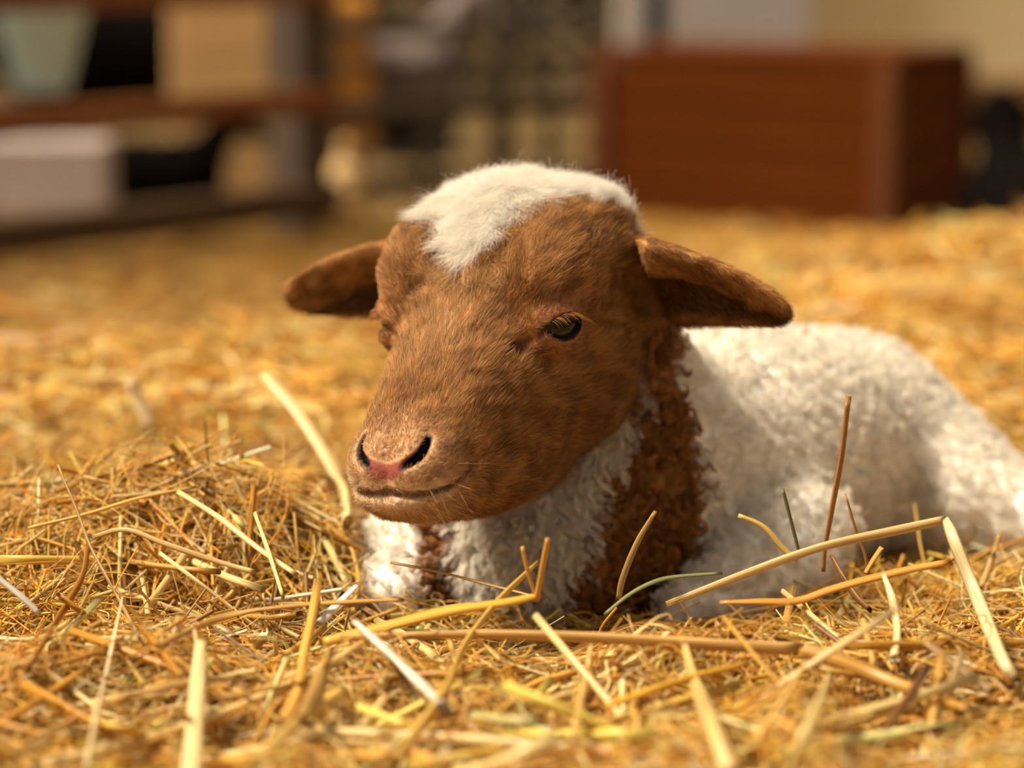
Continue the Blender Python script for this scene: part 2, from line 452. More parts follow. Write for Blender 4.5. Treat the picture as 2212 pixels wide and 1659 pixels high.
blob('feed_sack', sack_fn, sk - 0.06, sk + np.array([0.06, 0.06, 0.13]), 0.005, SACK, label='small cream sack tied at the top in front of the gate', cat='sack')
dq = at_ground(895, 4.2)
DT = material('black_tub', srgb(14, 9, 5), 0.9, noise=(9, srgb(9, 6, 4), 0.3), spec=0.02)
tub = place('black_tub', lathe('black_tub', [(0.001, 0.012), (0.058, 0.012), (0.060, 0.014), (0.068, 0.066), (0.071, 0.068), (0.071, 0.072), (0.066, 0.070), (0.058, 0.020), (0.001, 0.018)]), DT, dq, label='black round tub on the ground behind the metal gate', cat='tub')
# hedge far behind
HG = material('hedge_leaf', srgb(36, 46, 28), 0.8, noise=(9, srgb(18, 25, 14), 0.3))
hr = np.random.default_rng(5); hv = []; hf = []
for i in range(9000):
    c = np.array([hr.uniform(-2.4, 0.30), 6.3 + hr.normal(0, 0.10), GZ + hr.uniform(0.02, 0.95)])
    a = hr.normal(size=3); a /= np.linalg.norm(a); b = np.cross(a, hr.normal(size=3)); b /= np.linalg.norm(b)
    r = hr.uniform(0.02, 0.035); n0 = len(hv)
    hv += [c - a * r, c + b * r * 0.5 + np.cross(a, b) * r * 0.15, c + a * r, c - b * r * 0.5 + np.cross(a, b) * r * 0.15]; hf.append((n0, n0 + 1, n0 + 2, n0 + 3))
link('hedge', mesh_from('hedge', np.array(hv), np.array(hf), False), HG, label='dark green hedge far behind the gate', cat='hedge', kind='stuff')
# ------------------------------------------------------------------ the lamb: one implicit surface, head measured in millimetres
HS = np.array([0.889, -0.031, 0.458]); HF = np.array([-0.379, -0.611, 0.695])
HS = HS / np.linalg.norm(HS); HF = HF - (HF @ HS) * HS; HF /= np.linalg.norm(HF); HU = np.cross(HF, HS)
_c2w = np.stack([RIGHT, UP, -FWD])                     # rows: camera axes in the world
HS, HF, HU = HS @ _c2w, HF @ _c2w, HU @ _c2w           # lamb's left, its nose direction, its brow direction
HEAD_O = P(1030, 697, 1.030)
def to_head(p):
    q = (p - HEAD_O.astype(p.dtype)) * p.dtype.type(1000.0)
    return q @ np.stack([HS, HF, HU], 1).astype(p.dtype)
def from_head(l):
    l = np.asarray(l, dtype=float) / 1000.0
    return HEAD_O + l[..., 0:1] * HS + l[..., 1:2] * HF + l[..., 2:3] * HU

#            f     top   bottom  half-width  shape(top wider +)
LOFT = np.array([
    (-82,   6,  -34,  14, 0.00),
    (-74,  16,  -48,  28, 0.00),
    (-60,  28,  -64,  36, 0.02),
    (-42,  33,  -73,  39, 0.03),
    (-22,  29,  -77,  39, 0.03),
    (  0,  21.5,  -77,  36, 0.03),
    ( 18,  15,  -73, 32.5, 0.0),
    ( 36,  11.5,  -65, 29, -0.02),
    ( 54,   9,  -53, 26, -0.03),
    ( 68,   6.5,  -42, 24, -0.05),
    ( 79,   2.5,  -33.5, 21.5, -0.05),
    ( 87,  -3,  -27, 17, -0.05),
    ( 92.5, -9,  -22, 11, 0),
    ( 95, -13,  -18, 5, 0)], dtype=float)
def _spline(x, y, xi):
    h = np.diff(x); d = np.diff(y) / h
    m = np.zeros_like(y); m[1:-1] = np.where(d[:-1] * d[1:] > 0, 2 * d[:-1] * d[1:] / (d[:-1] + d[1:] + 1e-12), 0.25 * (d[:-1] + d[1:]))
    m[0] = d[0]; m[-1] = d[-1]
    i = np.clip(np.searchsorted(x, xi) - 1, 0, len(x) - 2)
    t = (xi - x[i]) / h[i]
    return ((2*t**3-3*t**2+1)*y[i] + (t**3-2*t**2+t)*h[i]*m[i] + (-2*t**3+3*t**2)*y[i+1] + (t**3-t**2)*h[i]*m[i+1])
_lx = np.linspace(-82, 95, 709)
_lt = np.stack([_spline(LOFT[:, 0], LOFT[:, k], _lx) for k in range(1, 5)], 1).astype(np.float32)

EYE_C = np.array([31.0, -1.0, 0.0]); EYE_R = 11.0
EYE_D = np.array([0.86, 0.44, 0.16]); EYE_D /= np.linalg.norm(EYE_D)
# corner-to-corner axis of the lids and the axis across them
EYE_A = np.array([-0.473, 0.769, 0.430]); EYE_A -= (EYE_A @ EYE_D) * EYE_D; EYE_A /= np.linalg.norm(EYE_A)
EYE_B = np.cross(EYE_A, EYE_D); EYE_B *= np.sign(EYE_B[2])
EAR_0 = np.array([41.0, -56, -17]); EAR_1 = np.array([109.0, -46, -28])
EAR_X = EAR_1 - EAR_0; EAR_LEN = np.linalg.norm(EAR_X); EAR_X /= EAR_LEN
EAR_N = np.array([0.05, 0.97, -0.10]); EAR_N -= (EAR_N @ EAR_X) * EAR_X; EAR_N /= np.linalg.norm(EAR_N)   # side the ear opens to
EAR_W = np.cross(EAR_N, EAR_X); EAR_W *= np.sign(EAR_W[2])
_ew = np.array([(-0.2, 18), (0.0, 22), (0.15, 22.5), (0.35, 20.5), (0.55, 17.5), (0.75, 14), (0.88, 10.5), (0.95, 7.5), (0.985, 4.5), (1.0, 1.0)])

NOSTRIL = [(6.6, 88.6, -1.4, 0.9), (8.8, 86.4, -0.8, 1.6), (12.0, 84.0, 0.2, 1.9), (13.8, 80.5, 1.4, 1.9), (14.2, 75.0, 3.4, 1.6)]
NOSTRIL_IN = [(8.4, 84.0, -2.6, 1.7), (11.2, 81.0, -1.4, 2.0), (12.4, 75.5, 0.8, 1.7)]
TEAR = [(34.5, 10.5, 4.5, 1.6), (29.8, 14.0, 3.2, 1.8), (26.0, 19.2, 2.2, 3.8)]
MOUTH = [(0, 93.3, -10.2, 1.9), (9, 93.4, -10.6, 1.9), (17.0, 90.0, -11.8, 1.9), (22.1, 81.1, -15.0, 2.0), (25.0, 72, -16.0, 2.0), (25.6, 62.0, -14.6, 1.7), (25.4, 57, -13.2, 1.2)]
MOUTH_IN = [(0, 90.4, -10.5, 1.9), (8, 90.6, -10.9, 1.9), (14.8, 87.3, -12.1, 1.9), (19.2, 79.6, -15.0, 1.7), (22.0, 71.5, -16.0, 1.6), (22.8, 62.0, -14.8, 1.3)]
PHILTRUM = [(0, 89.3, -4.2, 1.1), (0, 93.0, -9.6, 1.4)]
EAR_FOLD = [(49.5, -47.0, 4.0, 2.6), (47.5, -50.0, -7.0, 5.0), (46.0, -52.5, -18.0, 6.8), (46.5, -52.0, -28.0, 7.0), (49.5, -50.0, -34.0, 5.5)]
def polyline_d(p, pts, r):
    d = None
    for i in range(len(pts) - 1):
        a = round_cone(p, pts[i][:3], pts[i + 1][:3], pts[i][3] if len(pts[i]) > 3 else r, pts[i + 1][3] if len(pts[i + 1]) > 3 else r)
        d = a if d is None else np.minimum(d, a)
    return d

def head_base(l):
    s = np.abs(l[..., 0]); f = l[..., 1]; u = l[..., 2]
    fi = np.clip((f + 82) * 4.0, 0, 707.999); i0 = fi.astype(np.int32); t = (fi - i0)[..., None].astype(np.float32)
    T = _lt[i0] * (1 - t) + _lt[i0 + 1] * t
    top, bot, hw, sh = T[..., 0], T[..., 1], T[..., 2], T[..., 3]
    mid = 0.5 * (top + bot) + 0.07 * (top - bot); hh = np.where(u > mid, top - mid, mid - bot)
    v = (u - mid) / hh
    w = hw * (1 + sh * np.clip(v, -1, 1) - 0.06 * np.clip(-v, 0, 1))
    rho = ((s / w) ** 2.35 + np.abs(v) ** 2.35) ** (1 / 2.35)
    d = (rho - 1) * np.minimum(w, hh)
    over = np.maximum(f - 95, 0) + np.maximum(-82 - f, 0)
    return np.where(over > 0, np.maximum(d, 0) + over, d)

def ear_d(l):
    q = np.stack([np.abs(l[..., 0]), l[..., 1], l[..., 2]], -1) - EAR_0.astype(l.dtype)
    far = l[..., 0] < 0                                    # the far ear is pricked a little higher
    a = (q @ EAR_X) / (EAR_LEN * np.where(far, 1.13, 1.0)); w = q @ EAR_W - np.where(far, 5.0 * np.clip(a, 0, 1), 0.0); n = q @ EAR_N
    hw = np.interp(a, _ew[:, 0], _ew[:, 1])
    # blade curls: the rims come forward, the axis bows slightly upward
    w = w - 3.0 * np.sin(np.clip(a, 0, 1) * math.pi)
    n = n - 6.0 * (w / np.maximum(hw, 3)) ** 2 * np.clip(1 - a, 0.15, 1) + 2.0
    th = np.interp(a, [-0.2, 0.0, 0.3, 0.7, 1.0], [13, 11, 5.5, 3.0, 2.0])
    rho = np.sqrt((w / hw) ** 2 + (n / th) ** 2)
    d = (rho - 1) * np.minimum(hw, th)
    d = np.maximum(d, np.maximum((a - 1.0), -0.25 - a) * EAR_LEN)
    # the cup of the ear
    cup = ellipsoid(np.stack([a * EAR_LEN, w, n], -1), (27, -4.5, 8.0), (33, 12.0, 8.8))
    return smax(d, -cup, 2.0)

def head_d(l, detail=True):
    """distance to the head in mm"""
    m = np.stack([np.abs(l[..., 0]), l[..., 1], l[..., 2]], -1)
    d = head_base(l)
    E = lambda c, r, k: smin(d, ellipsoid(m, c, r), k)
    d = E((29, -24, 11), (16.5, 28, 18), 9)                          # temples and brow
    d = E((25, -57, 4), (19, 17, 16), 9)                            # back of the skull by the ears
    d = E(EYE_C + EYE_D * 1.2, (12.6, 13.5, 12.2), 5)                # lids over the eyeball
    d = E((27, -27, -38), (15.5, 30, 28), 12)                        # cheek muscle
    d = E((8.5, 77, -5.5), (10.5, 13, 8.5), 6)                         # wings of the nose
    d = E((9.0, 80, -14), (10.5, 12.5, 8.5), 4)                        # upper lip
    d = E((0, 75, -21.5), (14.5, 13, 7.6), 4)                            # chin
    d = smin(d, ear_d(l), 4)
    d = smax(d, -polyline_d(m, EAR_FOLD, 3), 3)                      # fold between cheek and ear
    if detail:
        if len(TEAR): d = smax(d, -polyline_d(m, TEAR, 2.2), 1.5)
        if len(MOUTH): d = smax(d, -np.minimum(polyline_d(m, MOUTH, 1.5), polyline_d(m, MOUTH_IN, 1.5)), 0.5)
        if len(PHILTRUM): d = smax(d, -polyline_d(m, PHILTRUM, 0.9), 0.8)
        if len(NOSTRIL): d = smax(d, -np.minimum(polyline_d(m, NOSTRIL, 1.8), polyline_d(m, NOSTRIL_IN, 1.8)), 0.8)
        # lid opening in front of the eyeball
        q = m - EYE_C
        a = q @ EYE_A; b = q @ EYE_B - 0.2; c = q @ EYE_D
        lens = np.abs(b - 0.2 + 0.05 * a) - 4.7 * (1 - (a / 9.8) ** 2)
        d = smax(d, -np.maximum(lens, 4.0 - c), 0.7)
    return d

T0 = P(1270, 1040, 1.140); T1 = P(1600, 1000, 1.195); T2 = P(1815, 970, 1.250)
def body_d(p):
    """distance to neck, trunk and legs in metres"""
    d = round_cone(p, T0, T1, 0.058, 0.0535)
    d = smin(d, round_cone(p, T1, T2, 0.0530, 0.0540), 0.03)
    d = smin(d, round_cone(p, P(1290, 1020, 1.130), P(1225, 660, 1.098), 0.048, 0.036), 0.03)      # neck
    d = smin(d, round_cone(p, P(1145, 1190, 1.100), P(1180, 980, 1.115), 0.040, 0.032), 0.02)      # breast
    d = smin(d, ellipsoid(p, P(925, 1190, 1.115), (0.023, 0.035, 0.030)), 0.012)                   # far shoulder
    d = smin(d, round_cone(p, P(900, 1220, 1.105), P(860, 1280, 1.07), 0.018, 0.013), 0.012)       # far foreleg, folded
    d = smin(d, round_cone(p, P(1735, 1150, 1.135), P(1640, 1235, 1.115), 0.0215, 0.021), 0.010)   # elbow
    d = smin(d, round_cone(p, P(1700, 1225, 1.105), P(1500, 1320, 1.085), 0.019, 0.014), 0.012)    # near foreleg along the ground
    d = smin(d, ellipsoid(p, P(2035, 1055, 1.240), (0.031, 0.045, 0.034)), 0.022)                  # thigh
    d = smin(d, round_cone(p, P(2120, 1090, 1.215), P(2330, 1150, 1.19), 0.022, 0.013), 0.015)     # hind shank
    d = smin(d, round_cone(p, P(2010, 980, 1.32), P(2060, 1080, 1.33), 0.012, 0.010), 0.010)       # tail
    d = smax(d, -round_cone(p, P(1992, 1005, 1.195), P(1982, 1290, 1.188), 0.004, 0.019), 0.008)    # fold between flank and thigh
    return d

def lamb_d(p):
    return smin(body_d(p), head_d(to_head(p)) / 1000.0, 0.012)

# ------------------------------------------------------------------ lamb body mesh
def axis(lo, flo, fhi, hi, fine, coarse):
    a = np.arange(flo, fhi, fine)
    b = np.arange(flo - coarse, lo, -coarse)[::-1] if lo < flo else np.array([])
    c = np.arange(a[-1] + coarse, hi, coarse) if hi > fhi else np.array([])
    return np.concatenate([b, a, c])
FINE = 0.00122
gx = axis(-0.10, -0.098, 0.120, 0.33, FINE, 0.004)
gy = axis(0.93, 0.930, 1.135, 1.40, FINE, 0.004)
gz = axis(-0.075, 0.036, 0.222, 0.225, FINE, 0.004)
hx = int(np.searchsorted(gx, 0.121)); hy = int(np.searchsorted(gy, 1.136)); hz = int(np.searchsorted(gz, 0.03))
Pg = np.stack(np.meshgrid(gx, gy, gz, indexing='ij'), -1).astype(np.float32)
D = body_d(Pg[::2, ::2, ::2]).astype(np.float32)           # coarse look, refined near the surface only
D = np.repeat(np.repeat(np.repeat(D, 2, 0), 2, 1), 2, 2)[:len(gx), :len(gy), :len(gz)].copy()
near = np.abs(D) < 0.024
D[near] = body_d(Pg[near])
H = np.full(D.shape, 0.05, dtype=np.float32)
sub = Pg[:hx, :hy, hz:]
lh = to_head(sub).astype(np.float32)
hb = head_d(lh[::3, ::3, ::3], False)                     # coarse look first here too
hb = np.repeat(np.repeat(np.repeat(hb, 3, 0), 3, 1), 3, 2)[:lh.shape[0], :lh.shape[1], :lh.shape[2]]
nearh = np.abs(hb) < 17
Hs = np.where(nearh, 0, hb).astype(np.float32)
Hs[nearh] = head_d(lh[nearh])
H[:hx, :hy, hz:] = np.clip(Hs / 1000.0, -0.05, 0.05)
D = smin(D, H, 0.012)
LV, LF = surface_nets(gx, gy, gz, D)
del Pg, H, Hs, lh, hb, near, nearh
# relax the grid steps away a little
def relax(V, F, it, lam=0.5):
    e = np.concatenate([F[:, [0, 1]], F[:, [1, 2]], F[:, [2, 3]], F[:, [3, 0]]])
    for _ in range(it):
        acc = np.zeros_like(V); n = np.zeros(len(V))
        for c in range(3):
            acc[:, c] = np.bincount(e[:, 0], V[e[:, 1], c], len(V)) + np.bincount(e[:, 1], V[e[:, 0], c], len(V))
        n = np.bincount(e[:, 0], minlength=len(V)) + np.bincount(e[:, 1], minlength=len(V))
        V = V + lam * (acc / np.maximum(n, 1)[:, None] - V)
    return V
LV = relax(LV, LF, 1, 0.4)
# ------------------------------------------------------------------ coat colours (markings of the animal, some light and shade painted in)
_mk1 = SineNoise(1 / 9.0, 21); _mk2 = SineNoise(1 / 3.2, 22); _mk3 = SineNoise(1 / 22.0, 23)
WHITE = S3(253, 246, 233); CREAM = S3(248, 234, 208)
TAN = S3(194, 141, 76); BROWN = S3(148, 96, 43); DEEP = S3(122, 70, 30); MUZ = S3(196, 152, 108)
TORSO_AX = (T2 - T0) / np.linalg.norm(T2 - T0)
def markings(p):
    """-> colour (n,3), white weight, head weight, breast weight for points on the coat"""
    l = to_head(p); s, f, u = l[:, 0], l[:, 1], l[:, 2]
    n1 = _mk1(l); n2 = _mk2(l); n3 = _mk3(l)
    hd = head_d(l, False); bd = body_d(p) * 1000
    head = smooth01((bd - hd + 3.0) / 5.0)
    # head colours
    a = smooth01(0.5 + 0.45 * n1 + 0.3 * n3)[:, None]
    c = BROWN * (1 - a) + TAN * a
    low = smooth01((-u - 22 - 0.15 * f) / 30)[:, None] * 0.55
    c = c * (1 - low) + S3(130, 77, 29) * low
    mz = smooth01((f - 58 + 4 * n1) / 30)[:, None] * 0.8
    c = c * (1 - mz) + MUZ * mz
    lip = smooth01((f - 66 - 0.4 * np.abs(s)) / 14)[:, None] * smooth01((-u - 4) / 8)[:, None]
    lip = lip * (0.35 + 0.55 * smooth01((u + 13) / 3))[:, None]  # pale muzzle, upper lip brightened further by sunlight put into the colour
    c = c * (1 - lip) + S3(232, 202, 164) * lip
    br = np.exp(-(s / 15.0) ** 2)[:, None] * smooth01((f + 12) / 15)[:, None] * smooth01((60 - f) / 30)[:, None] * 0.45
    c = c * (1 - br) + S3(212, 162, 100) * br
    ed = np.sqrt(((np.stack([np.abs(s), f, u], 1) - (EYE_C + EYE_D * 8)) ** 2).sum(1))
    ey = np.exp(-(ed / 15.0) ** 2)[:, None] * 0.5
    c = c * (1 - ey) + S3(186, 128, 92) * ey
    fb = np.interp(s, [-46, -36, -28, -16, -6, -1, 3, 8, 18, 28, 38, 46], [-60, -42, -31, -19, -9, -6, -12, -24, -36, -49, -58, -75])
    wh = smooth01((fb - f + 3.0 * n1 + 2.0 * n2) / 5.0 + 0.5) * (u > -6) * (np.abs(s) < 46)
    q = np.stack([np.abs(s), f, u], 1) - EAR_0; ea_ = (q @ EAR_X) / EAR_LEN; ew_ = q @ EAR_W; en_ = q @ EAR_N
    inn = smooth01((np.abs(s) - 46) / 6) * smooth01((en_ + 5.5) / 3.0) * smooth01((13 - 9 * ea_ - np.abs(ew_ + 3)) / 4)  # darker inner-ear hair, deepened with the cup's shade in its colour
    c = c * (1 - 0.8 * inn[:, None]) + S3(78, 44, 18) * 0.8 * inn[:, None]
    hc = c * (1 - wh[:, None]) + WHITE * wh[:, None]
    # body colours
    ax = (p - T0) @ TORSO_AX
    x, y, z = p[:, 0], p[:, 1], p[:, 2]
    xb = np.interp(z, [-0.02, 0.0, 0.012, 0.027, 0.040, 0.055, 0.073, 0.085], [0.016, 0.022, 0.031, 0.032, 0.038, 0.0475, 0.0510, 0.049])
    wob = 0.0025 * n1 + 0.0015 * n2
    brst = smooth01((xb - x + wob) / 0.004 + 0.5) * smooth01((x + 0.0225 + wob) / 0.004 + 0.5) * (z < 0.088) * (y < 1.085)
    tor = smooth01((ax - 0.003 + 0.004 * n3 + wob) / 0.006 + 0.5)
    leg = np.minimum(round_cone(p, P(1725, 1215, 1.105), P(1500, 1320, 1.085), 0.020, 0.016), round_cone(p, P(1735, 1150, 1.135), P(1640, 1235, 1.115), 0.023, 0.023))
    legw = smooth01((0.004 - leg) / 0.004)
    far = smooth01((-0.0400 - x + wob) / 0.004 + 0.5) * (z < 0.06)
    bw = np.maximum(np.maximum(brst, tor), np.maximum(legw, far))
    bc = S3(164, 110, 54) * (1 + 0.16 * n2[:, None]) * (1 - bw[:, None]) + WHITE * bw[:, None]
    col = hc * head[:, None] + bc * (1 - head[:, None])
    white = wh * head + bw * (1 - head)
    return col, white, head, brst * (1 - head), tor

# skin colours: bare nose, lid rims, shade painted into openings and creases
def skin_colour(V):
    c, wh, hd, br, to = markings(V)
    l = to_head(V); m = np.stack([np.abs(l[:, 0]), l[:, 1], l[:, 2]], 1)
    nose = pink_weight(m)
    c = c * (1 - nose[:, None]) + S3(146, 74, 58) * nose[:, None]
    dn = np.minimum(polyline_d(m, NOSTRIL, 1), polyline_d(m, NOSTRIL_IN, 1) - 1.0)
    k = smooth01((0.55 - dn) / 0.9)[:, None]  # shade of the nostril hollow painted onto the skin
    c = c * (1 - k) + S3(12, 6, 5) * k
    k = smooth01((0.1 - np.minimum(polyline_d(m, MOUTH, 1), polyline_d(m, MOUTH_IN, 1))) / 0.6)[:, None] * 0.9  # shade of the mouth crease painted in
    c = c * (1 - k) + S3(44, 22, 14) * k
    k = smooth01((1.5 - polyline_d(m, EAR_FOLD, 1)) / 2.0)[:, None] * 0.8  # shade between cheek and ear put into the skin colour
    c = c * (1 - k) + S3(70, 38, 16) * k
    k = smooth01((0.6 - polyline_d(m, TEAR[1:], 1)) / 1.0)[:, None] * 0.9
    c = c * (1 - k) + S3(36, 20, 14) * k
    q = m - EYE_C; ea, eb, ec = q @ EYE_A, q @ EYE_B, q @ EYE_D
    lens = np.abs(eb - 0.2 + 0.05 * ea) - 4.7 * (1 - (ea / 9.8) ** 2)
    k = smooth01((1.6 - lens) / 1.2)[:, None] * (ec > 2)[:, None]
    c = c * (1 - k) + S3(40, 22, 18) * k
    return c

def pink_weight(m):
    """bare skin between the nostrils"""
    s, f, u = m[:, 0], m[:, 1], m[:, 2]
    edge = np.interp(f, [77, 81, 84, 86, 88, 90, 92], [0.0, 0.0, 3, 7.0, 9, 5, 1.5])
    tri = smooth01((np.interp(s, [0, 4, 9, 13], [8.6, 7.4, 5.6, 3.5]) - np.abs(u + 4.0 - np.interp(s, [0, 6, 12], [0, 2.6, 5.6])) * 2.9) / 2.0 + 0.3)
    return tri * smooth01((12.8 - s) / 1.5) * smooth01((f - 80.5) / 2.0)

body_me = mesh_from('lamb', LV, LF)
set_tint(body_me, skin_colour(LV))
M_SKIN = material('lamb_skin', (0.5, 0.3, 0.15, 1), 0.6, attr='tint', spec=0.25, bump=0.15, bscale=900)
lamb = link('lamb', body_me, M_SKIN, label='brown and white lamb lying in the straw with drooping ears', cat='lamb')
del D

# ------------------------------------------------------------------ fur
tri = np.concatenate([LF[:, [0, 1, 2]], LF[:, [0, 2, 3]]])
_e1 = LV[tri[:, 1]] - LV[tri[:, 0]]; _e2 = LV[tri[:, 2]] - LV[tri[:, 0]]
_cr = np.cross(_e1, _e2); _ar = np.linalg.norm(_cr, axis=1) / 2
tri_n = _cr / np.maximum(2 * _ar, 1e-12)[:, None]
VN = np.zeros_like(LV)
for k in range(3):
    for c in range(3):
        VN[:, c] += np.bincount(tri[:, k], _cr[:, c], len(LV))
VN = relax(VN, LF, 2); VN /= np.maximum(np.linalg.norm(VN, axis=1), 1e-12)[:, None]
tri_c = (LV[tri[:, 0]] + LV[tri[:, 1]] + LV[tri[:, 2]]) / 3

def sample(n, weight):
    w = _ar * weight; w = w / w.sum()
    i = rng.choice(len(tri), n, p=w)
    a = np.sqrt(rng.random(n)); b = rng.random(n)
    u, v, t = 1 - a, a * (1 - b), a * b
    p = LV[tri[i, 0]] * u[:, None] + LV[tri[i, 1]] * v[:, None] + LV[tri[i, 2]] * t[:, None]
    nn = VN[tri[i, 0]] * u[:, None] + VN[tri[i, 1]] * v[:, None] + VN[tri[i, 2]] * t[:, None]
    return p, nn / np.linalg.norm(nn, axis=1)[:, None]

def tangent(d, n):
    d = d - (d * n).sum(1)[:, None] * n
    return d / np.maximum(np.linalg.norm(d, axis=1), 1e-9)[:, None]

def vnoise(p, freq, seed):
    return np.stack([SineNoise(freq, seed + k)(p) for k in range(3)], 1)

def hair(name, pts, col, r_root, r_tip, mat, parent):
    """pts (n,k,3) world, col (n,3) -> curves object"""
    n, k = pts.shape[:2]
    cu = bpy.data.hair_curves.new(name)
    cu.add_curves([k] * n)
    cu.attributes['position'].data.foreach_set('vector', np.ascontiguousarray(pts, dtype=np.float32).ravel())
    rad = cu.attributes.get('radius') or cu.attributes.new('radius', 'FLOAT', 'POINT')
    t = np.linspace(0, 1, k)
    rr = (np.asarray(r_root)[..., None] * (1 - t) + np.asarray(r_tip)[..., None] * t) * np.ones((n, 1))
    rad.data.foreach_set('value', rr.astype(np.float32).ravel())
    at = cu.attributes.new('tint', 'FLOAT_COLOR', 'POINT')
    c4 = np.ones((n, k, 4), dtype=np.float32)
    c4[:, :, :3] = col[:, None, :] if col.ndim == 2 else col
    at.data.foreach_set('color', c4.ravel())
    o = link(name, cu, mat, parent=parent)
    return o

def fur_material(name, rough, transl):
    return material(name, (0.5, 0.3, 0.1, 1), rough, attr='tint', spec=0.25, transl=transl)
M_FUR = fur_material('face_fur', 0.5, 0.25)
M_WOOL = fur_material('white_wool', 0.75, 0.42)
M_BWOOL = fur_material('brown_wool', 0.6, 0.22)

tc_col, tc_white, tc_head, tc_breast, tc_torso = markings(tri_c)
tc_l = to_head(tri_c)
tc_m = np.stack([np.abs(tc_l[:, 0]), tc_l[:, 1], tc_l[:, 2]], 1)
def bare(m, grow=0.0):
    """bare places without hair"""
    q = m - EYE_C; ea, eb, ec = q @ EYE_A, q @ EYE_B, q @ EYE_D
    lens = np.abs(eb - 0.2 + 0.05 * ea) - 4.7 * (1 - (ea / 9.8) ** 2)
    b = (lens < 1.0 + grow) & (ec > 2) & (np.abs(ea) < 10.5)
    b |= np.minimum(polyline_d(m, NOSTRIL, 1), polyline_d(m, NOSTRIL_IN, 1)) < 0.8 + grow
    b |= polyline_d(m, MOUTH, 1) < 0.15
    b |= polyline_d(m, PHILTRUM, 1) < 0.3
    b |= polyline_d(m, TEAR[1:], 1) < 0.9 + grow
    b |= polyline_d(m, EAR_FOLD, 1) < 0.2
    b |= pink_weight(m) > 0.45
    return b
is_ear = (tc_m[:, 0] > 46)
face_w = tc_head * (1 - 0.75 * tc_white) * (1.0 - bare(tc_m)) * np.where(tri_n @ FWD < 0.35, 1.0, 0.3)
# ---- short coat of face and ears
NF = 230000
p, n = sample(NF, face_w)
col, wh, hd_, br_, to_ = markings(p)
l = to_head(p); s, f, u = l[:, 0], l[:, 1], l[:, 2]
m = np.stack([np.abs(s), f, u], 1)
ear = smooth01((np.abs(s) - 44) / 6)
sg = np.sign(s)[:, None]
comb = -HF[None] * np.ones((NF, 1)) + HS[None] * sg * np.clip(np.abs(s) / 40, 0, 1)[:, None] * 0.35 - HU[None] * np.clip(-(u + 5) / 40, 0, 1)[:, None] * 0.35
chin = smooth01((f - 50) / 20) * smooth01((-u - 14) / 8)
comb = comb - HU[None] * (chin * 1.2)[:, None]
blaze = np.exp(-(s / 17.0) ** 2) * smooth01((10 - f) / 14)
comb = comb * (1 - blaze[:, None]) + (HF[None] + HS[None] * sg * 0.35) * blaze[:, None]
# lids: hair runs away from the eye
q = m - EYE_C; ea, eb = q @ EYE_A, q @ EYE_B
near_eye = np.exp(-((np.sqrt(ea ** 2 + eb ** 2) - 7) / 6) ** 2) * (q @ EYE_D > 0)
lid = EYE_A[None] * ea[:, None] + EYE_B[None] * eb[:, None]
lid = HS[None] * sg * lid[:, 0:1] + HF[None] * lid[:, 1:2] + HU[None] * lid[:, 2:3]
lid /= np.maximum(np.linalg.norm(lid, axis=1), 1e-6)[:, None]
comb = comb + lid * (near_eye * np.where(eb > 0, 0.35, 0.9))[:, None]
earx = HS[None] * sg * EAR_X[0] + HF[None] * EAR_X[1] + HU[None] * EAR_X[2]
comb = comb * (1 - ear[:, None]) + (earx - HU[None] * 0.35) * ear[:, None]
comb = comb + 0.26 * vnoise(p, 1 / 0.013, 31) + 0.13 * vnoise(p, 1 / 0.0035, 41) + rng.normal(0, 0.13, (NF, 3))
c = tangent(comb, n)
muz = smooth01((f - 45) / 35)
L = (0.0050 - 0.0024 * muz - 0.0020 * ear + 0.0030 * blaze + 0.0012 * (1 - ear) * smooth01((-f - 10) / 30) * smooth01((u + 40) / 30)) * rng.uniform(0.65, 1.3, NF)
L *= (1 + 0.45 * chin) * (1 - 0.55 * near_eye)
under = ear * smooth01((-(l - EAR_0 * np.array([1, 1, 1])) @ EAR_W * 1.0 + 0 - 11) / 6)
L *= 1 + 0.5 * under
lift = (0.40 + 0.10 * _mk1(l) + rng.normal(0, 0.11, NF)).clip(0.10, 0.85)
t = np.array([0.0, 0.35, 0.7, 1.0])
pts = p[:, None] - n[:, None] * 0.0003 + L[:, None, None] * (t[None, :, None] * c[:, None] * np.sqrt(1 - np.minimum(lift, 0.95) ** 2)[:, None, None]
      + (lift[:, None] * (t * (1.25 - 0.45 * t))[None])[:, :, None] * n[:, None])
v = rng.lognormal(-0.04, 0.34, NF) * (1 + 0.12 * _mk2(l))
pale = (rng.random(NF) < (0.10 + 0.35 * np.exp(-(s / 14.0) ** 2) * smooth01((f + 15) / 20) * smooth01((45 - f) / 30)))
darkh = rng.random(NF) < 0.16
col = col * v[:, None]
col = np.where(pale[:, None], col * 0.45 + S3(232, 196, 146) * 0.55, col)
col = np.where(darkh[:, None], col * 0.5, col).clip(0, 0.95)
w = rng.uniform(0.8, 1.25, NF)
hair('face_fur', pts, col, 0.000050 * w, 0.000014 * w, M_FUR, lamb)

